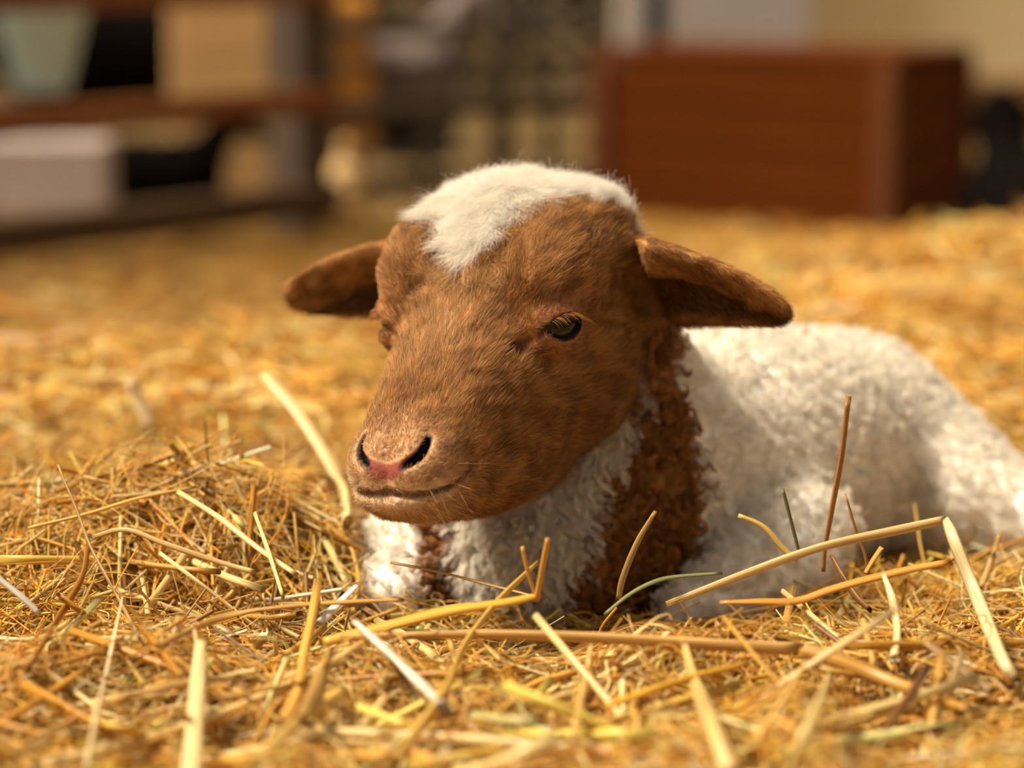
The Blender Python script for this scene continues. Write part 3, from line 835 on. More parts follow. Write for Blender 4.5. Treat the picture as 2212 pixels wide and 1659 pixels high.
# ---- longer white wool of the crown
NT = 64000
p, n = sample(NT, tc_head * smooth01((tc_white - 0.05) / 0.6) * (1 - is_ear))
l = to_head(p); s, f, u = l[:, 0], l[:, 1], l[:, 2]
sg = np.sign(s)[:, None]
fwd_w = smooth01((f + 52) / 22)
comb = HF[None] * (1.1 * fwd_w - 0.55)[:, None] + HS[None] * (0.010 * s)[:, None] + 0.50 * vnoise(p, 1 / 0.016, 51) + 0.20 * vnoise(p, 1 / 0.005, 61) + rng.normal(0, 0.26, (NT, 3))
c = tangent(comb, n)
L = rng.uniform(0.005, 0.0115, NT) * np.where(rng.random(NT) < 0.03, 1.5, 1.0)
lift = (0.48 + 0.12 * _mk1(l) + rng.normal(0, 0.15, NT)).clip(0.12, 0.95)
t = np.linspace(0, 1, 6)
ph = rng.uniform(0, 6.28, NT); side = np.cross(n, c)
wav = 0.0006 * np.sin(t[None] * 5.5 + ph[:, None]) * t[None]
pts = p[:, None] - n[:, None] * 0.0003 + L[:, None, None] * (t[None, :, None] * c[:, None] * np.sqrt(1 - lift ** 2)[:, None, None]
      + (lift[:, None] * (t * (1.35 - 0.6 * t))[None])[:, :, None] * n[:, None]) + wav[:, :, None] * side[:, None]
col = np.where(rng.random(NT)[:, None] < 0.25, CREAM, WHITE) * rng.uniform(0.86, 1.0, (NT, 1))
hair('crown_wool', pts, col, np.full(NT, 0.000040), np.full(NT, 0.000012), M_WOOL, lamb)

# ---- curly wool: strands gather into locks
def locks(name, weight, count, nlock, length, curl_r, turns, colour, r0, r1, mat, gather=0.75, k=8, droop=0.0, lay=0.0):
    lp, ln = sample(nlock, weight)
    kd = KDTree(nlock)
    for i, q in enumerate(lp): kd.insert(q, i)
    kd.balance()
    p, n = sample(count, weight)
    idx = np.array([kd.find(q)[1] for q in p])
    LL = length * rng.uniform(0.7, 1.3, nlock)
    lean = rng.normal(0, 0.40, (nlock, 3)) + np.array([0, 0, -droop]) + lay * TORSO_AX
    ld = ln + tangent(lean, ln) * np.linalg.norm(lean, axis=1)[:, None]; ld /= np.linalg.norm(ld, axis=1)[:, None]
    tip = lp + ld * LL[:, None]
    a1 = np.cross(ld, rng.normal(size=(nlock, 3))); a1 /= np.linalg.norm(a1, axis=1)[:, None]; a2 = np.cross(ld, a1)
    ph = rng.uniform(0, 6.28, nlock); tw = turns * rng.uniform(0.6, 1.3, nlock) * rng.choice([-1, 1], nlock)
    t = np.linspace(0, 1, k)
    base = p + n * -0.0004
    dirn = tip[idx] - base
    own = ld[idx] * LL[idx][:, None]
    g = gather * smooth01(t * 1.3)[None, :, None]
    path = base[:, None] + t[None, :, None] * (own[:, None] * (1 - g) + dirn[:, None] * g)
    ang = ph[idx][:, None] + 2 * math.pi * tw[idx][:, None] * t[None] + rng.normal(0, 0.35, (count, 1))
    cr = curl_r * (t ** 0.7)[None] * rng.uniform(0.7, 1.3, (count, 1))
    path = path + (np.cos(ang) * cr)[:, :, None] * a1[idx][:, None] + (np.sin(ang) * cr)[:, :, None] * a2[idx][:, None]
    path = path + rng.normal(0, curl_r * 0.10, path.shape) * t[None, :, None]
    c = colour(p, idx)
    hair(name, path, c, np.full(count, r0), np.full(count, r1), mat, lamb)

lw = rng.uniform(0.85, 1.05, 60000)
neck_w = (1 - tc_head) * (1 - tc_white)
def brown_col(p, idx):
    c = markings(p)[0] * (lw[idx] ** 3)[:, None] * rng.lognormal(0, 0.16, (len(p), 1))
    lt = rng.random(len(p)) < 0.14
    return np.where(lt[:, None], c * 1.5 + 0.02, c).clip(0, 0.9)
locks('neck_wool', neck_w, 60000, 1500, 0.0080, 0.0019, 1.6, brown_col, 0.000062, 0.000034, M_BWOOL, gather=0.85, k=9)
def white_col(p, idx):
    c = np.where((rng.random(len(p)) < 0.25)[:, None], CREAM, WHITE) * lw[idx][:, None] * rng.uniform(0.9, 1.0, (len(p), 1))
    return c
locks('breast_wool', (1 - tc_head) * tc_breast, 36000, 1500, 0.0100, 0.0012, 0.9, white_col, 0.000055, 0.000018, M_WOOL, gather=0.35, droop=0.9, k=9)
body_w = (1 - tc_head) * np.clip(tc_white - tc_breast, 0, 1) * np.where(tri_n @ FWD < 0.4, 1.0, 0.5)
locks('body_wool', body_w, 80000, 5200, 0.0055, 0.0013, 1.1, white_col, 0.000110, 0.000070, M_WOOL, gather=0.6, k=6, lay=0.3)

# ---- eyes, lashes, whiskers
import bmesh
def eyeball(sgn):
    bm = bmesh.new(); bmesh.ops.create_uvsphere(bm, u_segments=40, v_segments=28, radius=EYE_R / 1000)
    me = bpy.data.meshes.new('eye'); bm.to_mesh(me); bm.free()
    for pl in me.polygons: pl.use_smooth = True
    d = EYE_D * np.array([sgn, 1, 1]); a = EYE_A * np.array([sgn, 1, 1])
    wd = d[0] * HS + d[1] * HF + d[2] * HU; wa = a[0] * HS + a[1] * HF + a[2] * HU
    wb = np.cross(wd, wa)
    R = Matrix(((wa[0], wb[0], wd[0]), (wa[1], wb[1], wd[1]), (wa[2], wb[2], wd[2])))
    o = link('eye', me, M_EYE, parent=lamb, label='dark glossy eye with a horizontal pupil')
    c = EYE_C * np.array([sgn, 1, 1])
    o.matrix_world = Matrix.Translation(Vector(from_head(c))) @ R.to_4x4()
    return o
def eye_material():
    m = bpy.data.materials.new('eye'); m.use_nodes = True
    N = m.node_tree.nodes; Lk = m.node_tree.links; b = N['Principled BSDF']
    tc = N.new('ShaderNodeTexCoord'); sx = N.new('ShaderNodeSeparateXYZ'); Lk.new(tc.outputs['Object'], sx.inputs[0])
    def math_(op, a, bb):
        n = N.new('ShaderNodeMath'); n.operation = op
        for i, v in enumerate((a, bb)):
            if isinstance(v, (int, float)): n.inputs[i].default_value = v
            elif v is not None: Lk.new(v, n.inputs[i])
        return n.outputs[0]
    r2 = math_('ADD', math_('POWER', sx.outputs[0], 2.0), math_('POWER', sx.outputs[1], 2.0))
    r = math_('SQRT', r2, None)
    rp = N.new('ShaderNodeValToRGB'); Lk.new(math_('MULTIPLY', r, 100.0), rp.inputs['Fac'])
    e = rp.color_ramp.elements
    e[0].position = 0.30; e[0].color = srgb(44, 37, 18)
    e[1].position = 0.80; e[1].color = srgb(12, 8, 6)
    k = rp.color_ramp.elements.new(0.70); k.color = srgb(26, 22, 12)
    pu = math_('ADD', math_('POWER', math_('DIVIDE', sx.outputs[0], 0.0048), 4.0), math_('POWER', math_('DIVIDE', sx.outputs[1], 0.0019), 2.0))
    msk = math_('LESS_THAN', pu, 1.0)
    front = math_('GREATER_THAN', sx.outputs[2], 0.0)
    mx = N.new('ShaderNodeMix'); mx.data_type = 'RGBA'; Lk.new(math_('MULTIPLY', msk, front), mx.inputs['Factor'])
    Lk.new(rp.outputs[0], mx.inputs[6]); mx.inputs[7].default_value = srgb(5, 4, 4)
    Lk.new(mx.outputs[2], b.inputs['Base Color'])
    b.inputs['Roughness'].default_value = 0.10; b.inputs['Specular IOR Level'].default_value = 0.35; b.inputs['Coat Weight'].default_value = 0.1
    return m
M_EYE = eye_material()
for sgn in (1, -1): eyeball(sgn)

def head_dir(v, sgn):
    return v[0] * sgn * HS + v[1] * HF + v[2] * HU
lash = []
for sgn in (1, -1):
    for i in range(70):
        a = rng.uniform(-9.2, 6.5)
        b = 0.2 - 0.05 * a + 4.7 * (1 - (a / 9.8) ** 2) + rng.uniform(0.0, 0.9)
        cc = math.sqrt(max(EYE_R ** 2 - a * a * 0.6 - b * b * 0.5, 30)) + 1.4
        root = EYE_C + EYE_A * a + EYE_B * b + EYE_D * cc
        Ln = rng.uniform(4.0, 7.5)
        d0 = EYE_D * 0.9 + EYE_B * 0.15 - EYE_A * (0.20 + 0.05 * -a) + rng.normal(0, 0.10, 3)
        d1 = EYE_D * 0.35 - EYE_B * 0.75 - EYE_A * 0.45 + rng.normal(0, 0.10, 3)
        row = []
        for tt in np.linspace(0, 1, 6):
            q = root + Ln * (d0 * tt * (1 - 0.5 * tt) + d1 * 0.55 * tt * tt)
            row.append(from_head((q * np.array([sgn, 1, 1]))[None])[0])
        lash.append(row)
lash = np.array(lash)
hair('eyelashes', lash, np.where(rng.random(len(lash))[:, None] < 0.6, S3(214, 150, 80), S3(120, 74, 34)), np.full(len(lash), 0.00007), np.full(len(lash), 0.00002), M_FUR, lamb)
wk = []
for i in range(46):
    sgn = rng.choice([-1, 1])
    src = np.array([rng.uniform(8, 19) * sgn, rng.uniform(72, 90), rng.uniform(-24, -8)])
    d = np.array([src[0] / 22, 0.35, -0.25]) + rng.normal(0, 0.25, 3); d /= np.linalg.norm(d)
    # walk out to the surface
    q = src.copy()
    for _ in range(60):
        if head_d(q[None], False)[0] > 0: break
        q = q + d * 0.6
    Ln = rng.uniform(6, 15); sagv = np.array([0, -0.1, -0.25])
    wk.append([from_head((q + Ln * (d * tt + sagv * tt * tt * 0.4))[None])[0] for tt in np.linspace(0, 1, 5)])
wk = np.array(wk)
hair('whiskers', wk, np.tile(S3(236, 206, 160), (len(wk), 1)), np.full(len(wk), 0.00004), np.full(len(wk), 0.000012), M_FUR, lamb)
# ------------------------------------------------------------------ straw
def straw_material(name):
    m = material(name, (0.6, 0.4, 0.15, 1), 0.42, attr='tint', spec=0.45, transl=0.18)
    N = m.node_tree.nodes; L = m.node_tree.links
    at = N.new('ShaderNodeAttribute'); at.attribute_name = 'fibre'
    nz = N.new('ShaderNodeTexNoise'); nz.inputs['Scale'].default_value = 1.0; nz.inputs['Detail'].default_value = 3
    L.new(at.outputs['Vector'], nz.inputs['Vector'])
    mr = N.new('ShaderNodeMapRange'); mr.inputs[1].default_value = 0.3; mr.inputs[2].default_value = 0.7; mr.inputs[3].default_value = 0.50; mr.inputs[4].default_value = 1.15
    L.new(nz.outputs['Fac'], mr.inputs[0])
    a = [n for n in N if n.type == 'ATTRIBUTE' and n.attribute_name == 'tint'][0]
    vm = N.new('ShaderNodeVectorMath'); vm.operation = 'SCALE'; L.new(a.outputs['Color'], vm.inputs[0]); L.new(mr.outputs[0], vm.inputs['Scale'])
    b = N['Principled BSDF']; L.new(vm.outputs[0], b.inputs['Base Color'])
    tr = [n for n in N if n.type == 'BSDF_TRANSLUCENT'][0]; L.new(vm.outputs[0], tr.inputs['Color'])
    return m
M_STRAW = straw_material('straw')
M_CHAFF = material('straw_chaff', (0.6, 0.4, 0.15, 1), 0.5, attr='tint', spec=0.35, transl=0.2)

GOLD = S3(228, 176, 82); PALE = S3(242, 208, 140); ORANGE = S3(212, 146, 46); UMBER = S3(154, 102, 40); IVORY = S3(252, 234, 200); OLIVE = S3(152, 140, 78); YELLOW = S3(246, 190, 84)
PAL = np.array([GOLD, PALE, ORANGE, UMBER, IVORY, OLIVE, YELLOW])
def palette(n, pr=(0.34, 0.28, 0.16, 0.10, 0.03, 0.02, 0.09)):
    c = PAL[rng.choice(len(PAL), n, p=np.array(pr) / sum(pr))]
    return (c * np.array([0.95, 0.965, 0.88]) * rng.lognormal(-0.03, 0.24, (n, 1)) * rng.lognormal(0, 0.04, (n, 3))).clip(0, 0.95)

def tubes(pts, rad, col, sides=6, flat=0.75, hollow=True):
    """pts (n,k,3), rad (n,k), col (n,3) -> V, F, C, fibre coordinate"""
    n, k = pts.shape[:2]
    if hollow:                                          # open ends turned in, so that a cut stalk looks hollow
        d0 = pts[:, 0:1] - pts[:, 1:2]; d0 /= np.linalg.norm(d0, axis=2)[..., None]
        d1 = pts[:, -1:] - pts[:, -2:-1]; d1 /= np.linalg.norm(d1, axis=2)[..., None]
        pts = np.concatenate([pts[:, 0:1] - d0 * rad[:, 0:1, None] * 2.0, pts, pts[:, -1:] - d1 * rad[:, -1:, None] * 2.0], 1)
        rad = np.concatenate([rad[:, 0:1] * 0.45, rad, rad[:, -1:] * 0.45], 1)
        tg = np.gradient(pts[:, 1:-1], axis=1); tg = np.concatenate([tg[:, 0:1], tg, tg[:, -1:]], 1)
        k += 2
    else:
        tg = np.gradient(pts, axis=1)
    tg = tg / np.maximum(np.linalg.norm(tg, axis=2), 1e-9)[..., None]
    ref = rng.normal(size=(n, 1, 3)); a = np.cross(tg, ref); a /= np.maximum(np.linalg.norm(a, axis=2), 1e-9)[..., None]
    b = np.cross(tg, a)
    th = np.linspace(0, 2 * math.pi, sides, endpoint=False)
    V = pts[:, :, None] + rad[:, :, None, None] * (a[:, :, None] * np.cos(th)[None, None, :, None] + flat * b[:, :, None] * np.sin(th)[None, None, :, None])
    seg = np.concatenate([np.zeros((n, 1)), np.cumsum(np.linalg.norm(np.diff(pts, axis=1), axis=2), 1)], 1)
    fib = np.stack([np.broadcast_to(np.cos(th) * 4.5, (n, k, sides)), np.broadcast_to(np.sin(th) * 4.5, (n, k, sides)), np.broadcast_to(seg[:, :, None] * 35, (n, k, sides))], -1) + rng.uniform(0, 50, (n, 1, 1, 3))
    base = (np.arange(n) * k * sides)[:, None, None]
    i = np.arange(k - 1)[None, :, None] * sides; j = np.arange(sides)[None, None, :]; j2 = (j + 1) % sides
    F = np.stack([base + i + j, base + i + j2, base + i + sides + j2, base + i + sides + j], -1).reshape(-1, 4)
    C = np.repeat(col, k * sides, 0)
    return V.reshape(-1, 3), F, C, fib.reshape(-1, 3)

def straw_mesh(name, pts, rad, col, fray=None, **kw):
    V, F, C, fib = tubes(pts, rad, col, **kw)
    if fray is not None:                                # split fibres at a broken end
        e = pts[0, -1]; t = pts[0, -1] - pts[0, -3]; t /= np.linalg.norm(t)
        m = 14; sp = rng.normal(0, 0.30, (m, 3)); L = rng.uniform(0.004, 0.011, m)
        q = np.linspace(0, 1, 4)
        fp = (e - t * 0.002)[None, None] + (t[None, None] + sp[:, None] * q[None, :, None]) * (L[:, None] * q[None])[:, :, None] + rng.normal(0, rad[0, -1] * 0.45, (m, 1, 3))
        V2, F2, C2, f2 = tubes(fp, np.full((m, 4), 0.00022) * np.linspace(1, 0.4, 4), np.repeat(col, m, 0), sides=5, hollow=False)
        F = np.concatenate([F, F2 + len(V)]); V = np.concatenate([V, V2]); C = np.concatenate([C, C2]); fib = np.concatenate([fib, f2])
    me = mesh_from(name, V, F); set_tint(me, C)
    at = me.attributes.new('fibre', 'FLOAT_VECTOR', 'POINT'); at.data.foreach_set('vector', fib.astype(np.float32).ravel())
    me.materials.append(M_STRAW)
    return me

def lay_straw(n, y0, y1, len_rng, rad_rng, z_rng, k=4, bend=0.12, steep=0.12, power=1.0):
    """random stalks strewn on the ground: (n,k,3) points, radii"""
    y = y0 + (y1 - y0) * rng.random(n) ** power
    x = rng.uniform(-1, 1, n) * (y * 0.1944 * np.where(rng.random(n) < 0.76, 1.2, 2.6) + 0.03)
    L = rng.uniform(*len_rng, n) * rng.uniform(0.6, 1.0, n)
    yaw = rng.uniform(0, 2 * math.pi, n)
    tilt = np.where(rng.random(n) < steep, rng.normal(0, 0.55, n), rng.normal(0, 0.14, n)).clip(-1.2, 1.2)
    d = np.stack([np.cos(yaw) * np.cos(tilt), np.sin(yaw) * np.cos(tilt), np.sin(tilt)], 1)
    t = np.linspace(-0.5, 0.5, k)
    pts = d[:, None] * (L[:, None] * t[None])[:, :, None]
    bv = rng.normal(0, bend, (n, 3)); bv[:, 2] *= 0.6
    pts = pts + bv[:, None] * (L[:, None] * (t[None] ** 2) * 2)[:, :, None]
    # some snap in the middle
    sn = (rng.random(n) < 0.18)[:, None, None] * rng.normal(0, 0.35, (n, 1, 3)) * (L[:, None] * np.maximum(t, 0)[None])[:, :, None]
    pts = pts + sn
    x = x[:, None] + pts[:, :, 0]; yy = y[:, None] + pts[:, :, 1]
    z = terrain(x.mean(1), yy.mean(1))[:, None] * 0.4 + terrain(x, yy) * 0.6 + rng.uniform(*z_rng, (n, 1)) + pts[:, :, 2]
    pts = np.stack([x, yy, z], -1)
    r = rng.uniform(*rad_rng, n)[:, None] * np.linspace(1.0, 0.82, k)[None] * np.ones((n, k))
    return pts, r

def keep_off_lamb(pts, gap=0.004):
    q = pts.reshape(-1, 3)
    d = np.full(len(q), 1.0)
    nearm = (q[:, 0] > -0.13) & (q[:, 0] < 0.35) & (q[:, 1] > 0.9) & (q[:, 1] < 1.42)
    d[nearm] = lamb_d(q[nearm])
    d = d.reshape(pts.shape[:2])
    mid = 0.5 * (pts[:, 1:] + pts[:, :-1])
    q = mid.reshape(-1, 3); dm = np.full(len(q), 1.0)
    nearm = (q[:, 0] > -0.13) & (q[:, 0] < 0.35) & (q[:, 1] > 0.9) & (q[:, 1] < 1.42)
    dm[nearm] = lamb_d(q[nearm])
    return (d.min(1) > gap) & (dm.reshape(mid.shape[:2]).min(1) > gap)

def low_in_front(pts, lim=0.020):
    """nothing tall right in front of the lens or the lamb's face"""
    h = pts[:, :, 2] - terrain(pts[:, :, 0], pts[:, :, 1])
    return (h.max(1) < np.where(pts[:, :, 1].mean(1) < 0.93, lim * 0.6, lim) + 0.012 * (rng.random(len(pts)) < 0.10)) & (pts[:, :, 1].min(1) > 0.50)

def before_breast(pts):
    """straw pressed flat in front of the lamb's breast"""
    h = (pts[:, :, 2] - terrain(pts[:, :, 0], pts[:, :, 1])).max(1)
    x, y = pts[:, :, 0], pts[:, :, 1]
    return (x.max(1) > -0.06) & (x.min(1) < 0.10) & (y.max(1) > 0.93) & (y.min(1) < 1.07) & (h > 0.006 + 0.02 * (rng.random(len(pts)) < 0.04))

# --- uncountable bedding: stalks near the lamb as tubes, chaff and the far bed as fine curves
pts, r = lay_straw(20000, 0.58, 1.55, (0.045, 0.14), (0.0005, 0.0014), (-0.022, 0.004), bend=0.16, power=0.9, steep=0.35)
ok = keep_off_lamb(pts, 0.003) & low_in_front(pts, 0.018) & ~before_breast(pts)
pts, r = pts[ok], r[ok]
link('straw_bedding', straw_mesh('straw_bedding', pts, r, palette(len(pts)), sides=5, hollow=False), None, label='tangled golden straw bedding covering the ground around the lamb', cat='straw', kind='stuff')
def chaff(name, n, y0, y1, lr, rr, zr, label, k=5, bend=0.5, power=1.0, steep=0.2, tone=(1, 1, 1)):
    pts, r = lay_straw(n, y0, y1, lr, rr, zr, k=k, bend=bend, power=power, steep=steep)
    pts = pts + (SineNoise(1 / 0.012, 77)(pts)[..., None] * 0.0012)
    ok = keep_off_lamb(pts, 0.002) & low_in_front(pts, 0.022) & ~before_breast(pts)
    pts, r = pts[ok], r[ok]
    o = hair(name, pts, palette(len(pts), (0.34, 0.18, 0.22, 0.16, 0.01, 0.03, 0.06)) * (1 - (1 - np.array(tone)) * toward_fence(pts[:, 0, 0], pts[:, 0, 1])[:, None]), r[:, 0], r[:, 0] * 0.5, M_CHAFF, None)
    o['label'] = label; o['category'] = 'straw'; o['kind'] = 'stuff'
chaff('straw_chaff', 46000, 0.60, 1.45, (0.015, 0.055), (0.00012, 0.00045), (-0.016, 0.006), 'fine curled chaff and broken straw fibres between the stalks', power=0.9)
chaff('fine_hay', 12000, 0.62, 1.40, (0.04, 0.10), (0.00016, 0.00034), (-0.006, 0.008), 'thin curling hay stems tangled over the straw', k=7, bend=0.5, power=0.9, steep=0.3)
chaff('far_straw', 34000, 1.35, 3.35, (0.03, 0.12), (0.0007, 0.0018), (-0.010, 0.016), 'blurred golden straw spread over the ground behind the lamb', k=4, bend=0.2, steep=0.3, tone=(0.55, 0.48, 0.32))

# --- single stalks that can be picked out
def ground_hit(px, py, off):
    r_ = ray(px, py); d = 1.0
    for _ in range(60):
        q = CAM + d * r_
        err = q[2] - float(terrain(q[0], q[1])) - off
        d = min(max(d + 0.6 * err / 0.26, 0.5), 3.0)
    return d
def catmull(pts, m):
    pts = np.asarray(pts, dtype=float)
    if len(pts) == 2: return pts[0] + (pts[1] - pts[0]) * np.linspace(0, 1, m)[:, None]
    q = np.vstack([2 * pts[0] - pts[1], pts, 2 * pts[-1] - pts[-2]])
    out = []
    for t in np.linspace(0, len(pts) - 1, m):
        i = min(int(t), len(pts) - 2); u = t - i
        a, b, c, d = q[i], q[i + 1], q[i + 2], q[i + 3]
        out.append(0.5 * (2 * b + (c - a) * u + (2 * a - 5 * b + 4 * c - d) * u * u + (3 * b - a - 3 * c + d) * u ** 3))
    return np.array(out)

def hero(label, px, wpx, col, depth=None, off=0.004, sharp=False, group=None, flat=0.55, fray=False):
    """one stalk along a line of points; depth None = lying on the bedding, number or (first, last) = standing free"""
    ds = []
    if depth is None:
        g = [ground_hit(x, y, off) for x, y in px]
        # a stalk is stiff: straight run of depths from end to end
        ds = np.polyval(np.polyfit(np.arange(len(g)), g, min(1, len(g) - 1)), np.arange(len(g)))
    else:
        d0, d1 = depth if isinstance(depth, tuple) else (depth, depth)
        ds = np.array([min(v, ground_hit(x, y, 0.010 if y < 1400 else 0.017)) for (x, y), v in zip(px, np.linspace(d0, d1, len(px)))])
    pts = np.array([P(x, y, d) for (x, y), d in zip(px, ds)])
    m = max(13, 4 * len(px))
    line = pts if sharp else catmull(pts, m)
    if sharp:
        seg = []
        for i in range(len(pts) - 1): seg += [pts[i] + (pts[i + 1] - pts[i]) * t for t in np.linspace(0, 1, 5)[:-1]]
        line = np.array(seg + [pts[-1]])
    w = np.interp(np.linspace(0, 1, len(line)), np.linspace(0, 1, len(wpx)), wpx) * ds.mean() / FPX / 2 * 1.2
    w = w * (1 + 0.05 * np.sin(np.linspace(0, rng.uniform(6, 16), len(line)) + rng.uniform(0, 6)))
    o = link('straw_stalk', straw_mesh('straw_stalk', line[None], w[None], (np.asarray(col) ** np.array([1, 0.93, 0.95]))[None].clip(0, 0.97), sides=10, flat=flat, fray=True if fray else None), None, label=label, cat='straw stalk', group=group)
    return o

GREY = S3(164, 130, 88)
hero('tall brown straw standing upright in front of the white flank', [(1833, 856), (1818, 985), (1797, 1100), (1783, 1180), (1779, 1235)], (15, 14, 12, 11), S3(176, 112, 50), 1.010)

hero('short dark olive stalk standing beside the tall upright straw', [(1691, 1056), (1708, 1122), (1728, 1200)], (9, 9), S3(112, 96, 50), 1.005)
hero('thin reddish-brown stem leaning right of the tall upright straw', [(1826, 1066), (1850, 1150), (1868, 1195), (1876, 1240)], (5, 8), S3(178, 112, 54), 1.005)
hero('curved bright yellow straw blade against the white elbow', [(1595, 1113), (1650, 1138), (1692, 1185), (1722, 1210)], (7, 12, 11), S3(242, 196, 92), 1.020)
hero('long pale straw rising to the right, near part of the kinked stalk', [(1440, 1306), (1620, 1236), (1780, 1180), (1940, 1145), (2044, 1122)], (13, 16, 17, 17), S3(226, 184, 112), (0.985, 0.975))
hero('broad pale straw falling steeply from the kink at the flank', [(2042, 1122), (2060, 1165), (2110, 1290), (2163, 1420), (2192, 1466)], (15, 24, 26, 24, 18), S3(240, 212, 150), (0.975, 0.93))
hero('split straw with a frayed orange tip pointing right', [(1555, 1301), (1640, 1300), (1722, 1298), (1800, 1272), (1920, 1240), (2055, 1213)], (7, 15, 18, 17, 16, 14), S3(226, 152, 60), (0.955, 0.965), fray=True)
hero('long bent straw lying across the whole front of the picture', [(735, 1378), (1000, 1371), (1250, 1376), (1500, 1390), (1735, 1404)], (16, 18, 22, 25, 27), S3(226, 170, 92), (0.925, 0.905))
hero('amber end of the long bent straw running down to the right', [(1730, 1402), (1800, 1422), (1900, 1462), (2000, 1500), (2095, 1532)], (30, 30, 26, 22, 12), S3(204, 142, 54), (0.905, 0.885))
hero('broad bleached white straw lying slantwise before the chest', [(768, 1344), (830, 1400), (900, 1468), (960, 1527)], (20, 29, 32, 30), S3(255, 236, 206), (0.905, 0.865), flat=0.5)
hero('thick cream straw standing upright at the front', [(433, 1386), (428, 1470), (421, 1560), (412, 1690)], (20, 30, 33, 36), S3(250, 222, 150), (0.88, 0.85))
hero('short thick yellow straw lying at the front corner', [(94, 1514), (180, 1548), (260, 1572), (318, 1592)], (20, 23, 24, 22), S3(244, 196, 84), (0.875, 0.865))
hero('long gently bowed straw curving up from the bottom corner', [(30, 1632), (110, 1585), (190, 1540), (270, 1506), (400, 1476), (520, 1462)], (17, 18, 18, 16), S3(226, 172, 96), (0.86, 0.90))
hero('dark amber straw leaning upright over the heap', [(190, 1178), (176, 1250), (120, 1345), (60, 1445)], (11, 14, 15, 14), S3(182, 108, 24), (0.985, 0.93))
hero('tall thin grey-brown stem rising above the heap', [(125, 1005), (165, 1100), (195, 1180), (232, 1250), (265, 1310), (302, 1382)], (7, 9, 9, 8), S3(196, 148, 90), (1.00, 0.955))
hero('white straw end poking in at the picture edge', [(-40, 1215), (0, 1252), (45, 1288), (86, 1326)], (15, 17, 16), S3(255, 240, 220), 0.955)
hero('slim pale straw standing beside the dark amber one', [(265, 1290), (246, 1380), (226, 1470)], (7, 14, 14), S3(252, 226, 168), (0.945, 0.92))
hero('slim pale straw running down to the bottom edge', [(228, 1465), (208, 1555), (188, 1670)], (12, 15, 17), S3(250, 216, 150), (0.90, 0.86))
hero('short orange-brown straw stub in the heap', [(303, 1354), (345, 1400), (392, 1466)], (15, 15, 10), S3(204, 128, 32), (0.93, 0.905))
hero('long golden straw slanting across the crest of the heap', [(58, 1141), (180, 1112), (300, 1076), (422, 1052)], (9, 11, 11, 9), S3(234, 182, 92), (1.01, 1.05))
hero('pale yellow straw sloping down the lamb side of the heap', [(384, 1062), (470, 1116), (560, 1186), (642, 1242)], (9, 11, 11, 8), S3(250, 214, 128), (1.03, 0.985))
hero('thin tan straw bowed over the middle of the heap', [(200, 1160), (272, 1144), (360, 1176), (480, 1216), (552, 1236)], (8, 10, 10, 9), S3(222, 170, 98), (1.005, 0.985))
hero('bright yellow-white straw standing on the slope of the heap', [(550, 1108), (580, 1192), (612, 1292)], (8, 10, 8), S3(255, 226, 138), (1.01, 0.975))
hero('bright white flat straw piece left of the breast', [(772, 1264), (735, 1300), (690, 1346)], (9, 16, 18), S3(255, 240, 220), (0.965, 0.945), flat=0.5)
hero('long tan straw running from the heap towards the breast', [(340, 1396), (470, 1337), (600, 1312), (760, 1300), (872, 1296)], (12, 15, 13, 12, 9), S3(220, 160, 78), (0.935, 0.955))
hero('large blurred straw leaning behind the muzzle', [(570, 810), (640, 888), (705, 985), (742, 1060), (750, 1130)], (22, 27, 27, 26), S3(250, 214, 140), (1.22, 1.14))
hero('blurred pale straw standing far behind the heap', [(280, 820), (300, 868), (325, 925)], (24, 30, 30), S3(244, 208, 150), 1.32)
hero('golden straw leaning up to the right before the breast', [(850, 1648), (905, 1575), (968, 1480), (1000, 1400), (1075, 1300), (1162, 1214)], (22, 21, 20, 18, 16, 9), S3(238, 186, 84), (0.865, 0.965))
hero('tan curved blade standing against the brown wool', [(1416, 1104), (1375, 1175), (1345, 1250), (1336, 1295)], (7, 13, 12), S3(196, 150, 84), 1.000)
hero('orange straw tip standing before the white breast', [(1184, 1162), (1172, 1225), (1158, 1300)], (13, 14, 15), S3(228, 156, 56), 0.935)
hero('short orange straw leaning on the tip before the breast', [(1128, 1180), (1142, 1240), (1158, 1290)], (11, 13, 10), S3(214, 146, 56), 0.945)
hero('thin straw with a forked root below the chin', [(845, 1215), (950, 1236), (1060, 1264), (1170, 1292)], (9, 8, 8, 6), S3(216, 164, 84), (0.995, 0.965))
hero('green-grey grass stem bowed below the brown wool', [(1305, 1328), (1360, 1284), (1410, 1258), (1460, 1246), (1560, 1238)], (6, 9, 9, 7), S3(150, 142, 84), (0.965, 0.99))
hero('pale yellow straw standing at the bottom edge', [(1792, 1456), (1770, 1520), (1742, 1585), (1702, 1690)], (16, 25, 28, 30), S3(252, 220, 136), (0.885, 0.85))
hero('golden straw slanting below the kink of the long bent straw', [(1738, 1438), (1700, 1500), (1660, 1562), (1616, 1628)], (16, 20, 21, 22), S3(236, 184, 96), (0.895, 0.865))
hero('greyish-brown broken straw at the right front', [(1998, 1386), (2050, 1425), (2100, 1462), (2146, 1494)], (16, 22, 22, 20), S3(176, 132, 76), (0.90, 0.885))
hero('pale straw lying level near the bottom right', [(1800, 1572), (1880, 1548), (1978, 1526)], (18, 20, 20), S3(246, 206, 126), (0.86, 0.87))
hero('vivid orange-yellow straw pointing up to the right', [(1300, 1530), (1390, 1498), (1500, 1462), (1612, 1434)], (20, 24, 25, 20), S3(246, 180, 50), (0.88, 0.90))
hero('thick golden straw slanting up from the bottom edge', [(548, 1650), (615, 1585), (680, 1530), (742, 1488)], (22, 24, 23, 18), S3(238, 188, 92), (0.86, 0.885))
